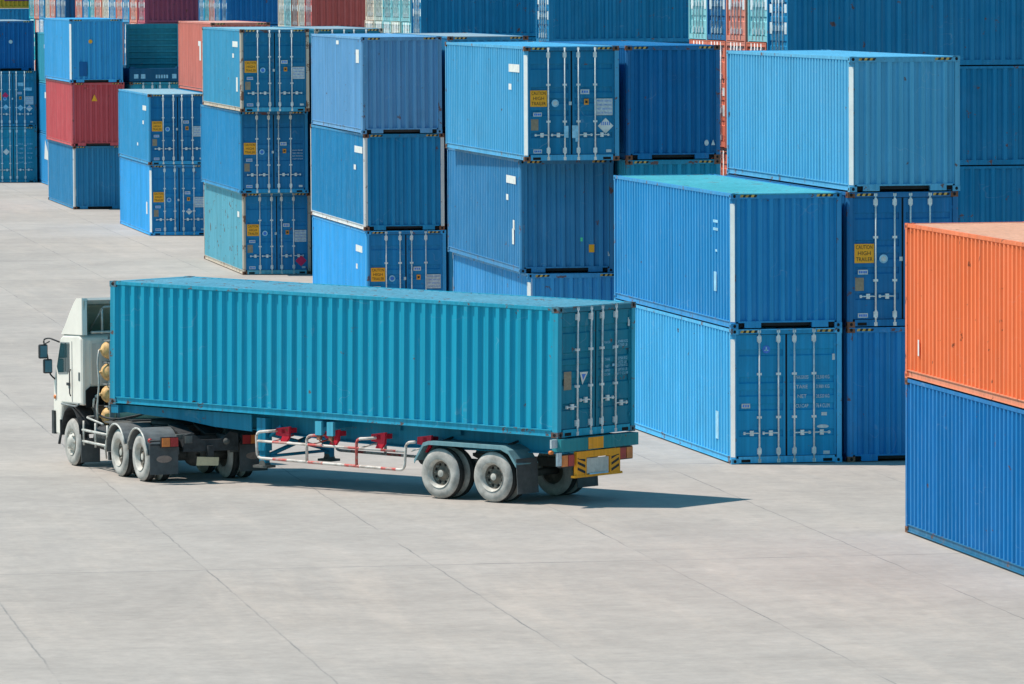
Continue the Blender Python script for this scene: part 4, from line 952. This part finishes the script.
mb.hexa([(-1.0, 4.86, 2.84), (1.0, 4.86, 2.84), (1.0, 4.84, 2.84), (-1.0, 4.84, 2.84), (-1.0, 4.10, 3.46), (1.0, 4.10, 3.46), (1.0, 4.08, 3.46), (-1.0, 4.08, 3.46)])
part('inner_lining', mb, M['inner'], dfl)
mb = MB(); mb.tube(rounded([(-.72, 3.72, 2.86), (-.72, 3.74, 3.44), (.72, 3.74, 3.44), (.72, 3.72, 2.86)], .1), .025, 6); mb.tube([(-.72, 3.74, 3.40), (-.72, 4.5, 2.9)], .02, 6); mb.tube([(-.98, 3.70, 2.90), (.98, 3.70, 2.90)], .03, 6)
part('brace', mb, M['pipe'], dfl)

# ---------------------------------------------------------------- ground
def ground_mat():
    m, t, b = nodes('yard_concrete'); tc = N(t, 'ShaderNodeTexCoord')
    mp = N(t, 'ShaderNodeMapping'); mp.vector_type = 'POINT'
    # rotate into the slab grid
    th = R(-9.6); mp.inputs['Rotation'].default_value = (0, 0, th)
    px, py = -5.4, 101.19
    lx, ly = px*math.cos(th)-py*math.sin(th), px*math.sin(th)+py*math.cos(th)
    mp.inputs['Location'].default_value = (-lx, -ly, 0)
    t.links.new(tc.outputs['Object'], mp.inputs[0]); v = mp.outputs[0]
    wob = N(t, 'ShaderNodeTexNoise'); wob.inputs['Scale'].default_value = .9; wob.inputs['Detail'].default_value = 6
    t.links.new(v, wob.inputs['Vector'])
    sb = N(t, 'ShaderNodeVectorMath', operation='MULTIPLY_ADD'); sb.inputs[1].default_value = (.10,)*3; sb.inputs[2].default_value = (-.05,)*3
    t.links.new(wob.outputs['Color'], sb.inputs[0]); av = N(t, 'ShaderNodeVectorMath', operation='ADD'); t.links.new(v, av.inputs[0]); t.links.new(sb.outputs[0], av.inputs[1])
    sx = N(t, 'ShaderNodeSeparateXYZ'); t.links.new(av.outputs[0], sx.inputs[0])
    def line(sock, period, w):
        q = N(t, 'ShaderNodeMath', operation='PINGPONG'); q.inputs[1].default_value = period/2; t.links.new(sock, q.inputs[0])
        r = ramp(t, 0, 1); e = r.color_ramp.elements; e[0].position = w*.35; e[0].color = (1, 1, 1, 1); e[1].position = w; e[1].color = (0, 0, 0, 1)
        t.links.new(q.outputs[0], r.inputs[0]); return r.outputs[0]
    l1 = line(sx.outputs['X'], 4.02, .024); l2 = line(sx.outputs['Y'], 20.0, .07)
    mx = N(t, 'ShaderNodeMath', operation='MAXIMUM'); t.links.new(l1, mx.inputs[0]); t.links.new(l2, mx.inputs[1])
    fadej = ramp(t, .36, .66); t.links.new(noise(t, v, .28, 5), fadej.inputs[0])
    jm = N(t, 'ShaderNodeMath', operation='MULTIPLY'); t.links.new(mx.outputs[0], jm.inputs[0]); t.links.new(fadej.outputs[0], jm.inputs[1])
    # per-slab tone
    base = (.440, .398, .364)
    fl = N(t, 'ShaderNodeVectorMath', operation='FLOOR'); dv = N(t, 'ShaderNodeVectorMath', operation='DIVIDE'); dv.inputs[1].default_value = (4.02, 20.0, 1e6)
    t.links.new(v, dv.inputs[0]); t.links.new(dv.outputs[0], fl.inputs[0])
    wn = N(t, 'ShaderNodeTexWhiteNoise'); t.links.new(fl.outputs[0], wn.inputs['Vector'])
    c = mix(t, wn.outputs['Value'], tuple(x*.94 for x in base), tuple(x*1.05 for x in base))
    b1 = ramp(t, .3, .72); t.links.new(noise(t, v, .12, 7, .62), b1.inputs[0])
    c = mix(t, b1.outputs[0], c, tuple(x*y for x, y in zip(base, (.78, .805, .83))))
    b2 = ramp(t, .5, .78); t.links.new(noise(t, v, .35, 9, .7, (1.8, .22, 1)), b2.inputs[0])
    m2 = N(t, 'ShaderNodeMath', operation='MULTIPLY'); m2.inputs[1].default_value = .8; t.links.new(b2.outputs[0], m2.inputs[0])
    c = mix(t, m2.outputs[0], c, tuple(x*y for x, y in zip(base, (1.13, 1.10, 1.07))))
    # broom / wheel streaks across the view
    b3 = ramp(t, .52, .80); t.links.new(noise(t, v, .5, 8, .72, (.16, 2.6, 1)), b3.inputs[0])
    m3 = N(t, 'ShaderNodeMath', operation='MULTIPLY'); m3.inputs[1].default_value = .28; t.links.new(b3.outputs[0], m3.inputs[0])
    c = mix(t, m3.outputs[0], c, (.24, .235, .225))
    # turning scuffs: rings of a distorted wave
    for cx, cy, sc_ in ((6.0, -14.0, .55), (14.0, 2.0, .42)):
        mr = N(t, 'ShaderNodeMapping'); mr.inputs['Location'].default_value = (cx, cy, 0); t.links.new(v, mr.inputs[0])
        wv = N(t, 'ShaderNodeTexWave'); wv.wave_type = 'RINGS'; wv.rings_direction = 'Z'; wv.inputs['Scale'].default_value = sc_; wv.inputs['Distortion'].default_value = 2.2; wv.inputs['Detail'].default_value = 5
        wv.inputs['Detail Scale'].default_value = 1.4; t.links.new(mr.outputs[0], wv.inputs['Vector'])
        rw = ramp(t, .80, 1.0); t.links.new(wv.outputs['Fac'], rw.inputs[0]); msk = ramp(t, .5, .7); t.links.new(noise(t, mr.outputs[0], .11, 4), msk.inputs[0])
        mw = N(t, 'ShaderNodeMath', operation='MULTIPLY'); t.links.new(rw.outputs[0], mw.inputs[0]); t.links.new(msk.outputs[0], mw.inputs[1])
        mw2 = N(t, 'ShaderNodeMath', operation='MULTIPLY'); mw2.inputs[1].default_value = .10; t.links.new(mw.outputs[0], mw2.inputs[0])
        c = mix(t, mw2.outputs[0], c, (.22, .215, .205))
    for scl, amp in ((.30, .13), (1.3, .11), (4.0, .12)):
        q = ramp(t, .30, .70, (1-amp*.75,)*3+(1,), (1+amp*.6,)*3+(1,)); t.links.new(noise(t, v, scl, 7, .68), q.inputs[0])
        c = mix(t, 1.0, c, q.outputs[0], 'MULTIPLY')
    q = ramp(t, .64, .70); t.links.new(noise(t, v, 1.6, 5, .6, (.55, 1.6, 1)), q.inputs[0])
    mq = N(t, 'ShaderNodeMath', operation='MULTIPLY'); mq.inputs[1].default_value = .28; t.links.new(q.outputs[0], mq.inputs[0])
    c = mix(t, mq.outputs[0], c, (.26, .25, .235))
    q = ramp(t, .42, .66); t.links.new(noise(t, v, .06, 4, .6), q.inputs[0])
    mq = N(t, 'ShaderNodeMath', operation='MULTIPLY'); mq.inputs[1].default_value = .6; t.links.new(q.outputs[0], mq.inputs[0])
    c = mix(t, mq.outputs[0], c, mix(t, 1.0, c, (1.05, 1.0, .96), 'MULTIPLY'))
    # oil spots and small dark specks
    sp = ramp(t, .715, .76); t.links.new(noise(t, v, 1.1, 4, .5, (1, .8, 1)), sp.inputs[0])
    ms = N(t, 'ShaderNodeMath', operation='MULTIPLY'); ms.inputs[1].default_value = .35; t.links.new(sp.outputs[0], ms.inputs[0])
    c = mix(t, ms.outputs[0], c, (.19, .185, .18))
    fg = ramp(t, .35, .75); t.links.new(noise(t, v, 14, 6, .7), fg.inputs[0])
    mf = N(t, 'ShaderNodeMath', operation='MULTIPLY'); mf.inputs[1].default_value = .24; t.links.new(fg.outputs[0], mf.inputs[0])
    c = mix(t, mf.outputs[0], c, (.27, .26, .245))
    c = mix(t, jm.outputs[0], c, (.20, .195, .19))
    t.links.new(c, b.inputs['Base Color']); b.inputs['Roughness'].default_value = .85; b.inputs['Specular IOR Level'].default_value = .25
    bp = N(t, 'ShaderNodeBump'); bp.inputs['Strength'].default_value = .25; bp.inputs['Distance'].default_value = .01
    t.links.new(noise(t, v, 9, 6, .7), bp.inputs['Height']); t.links.new(bp.outputs[0], b.inputs['Normal'])
    return m
mb = MB(); mb.poly([(-1500, -300, 0), (1500, -300, 0), (1500, 2700, 0), (-1500, 2700, 0)])
g = add('ground', mb.mesh('ground', mats=[ground_mat()])); g['kind'] = 'structure'; g['label'] = 'pale concrete yard with slab joints'
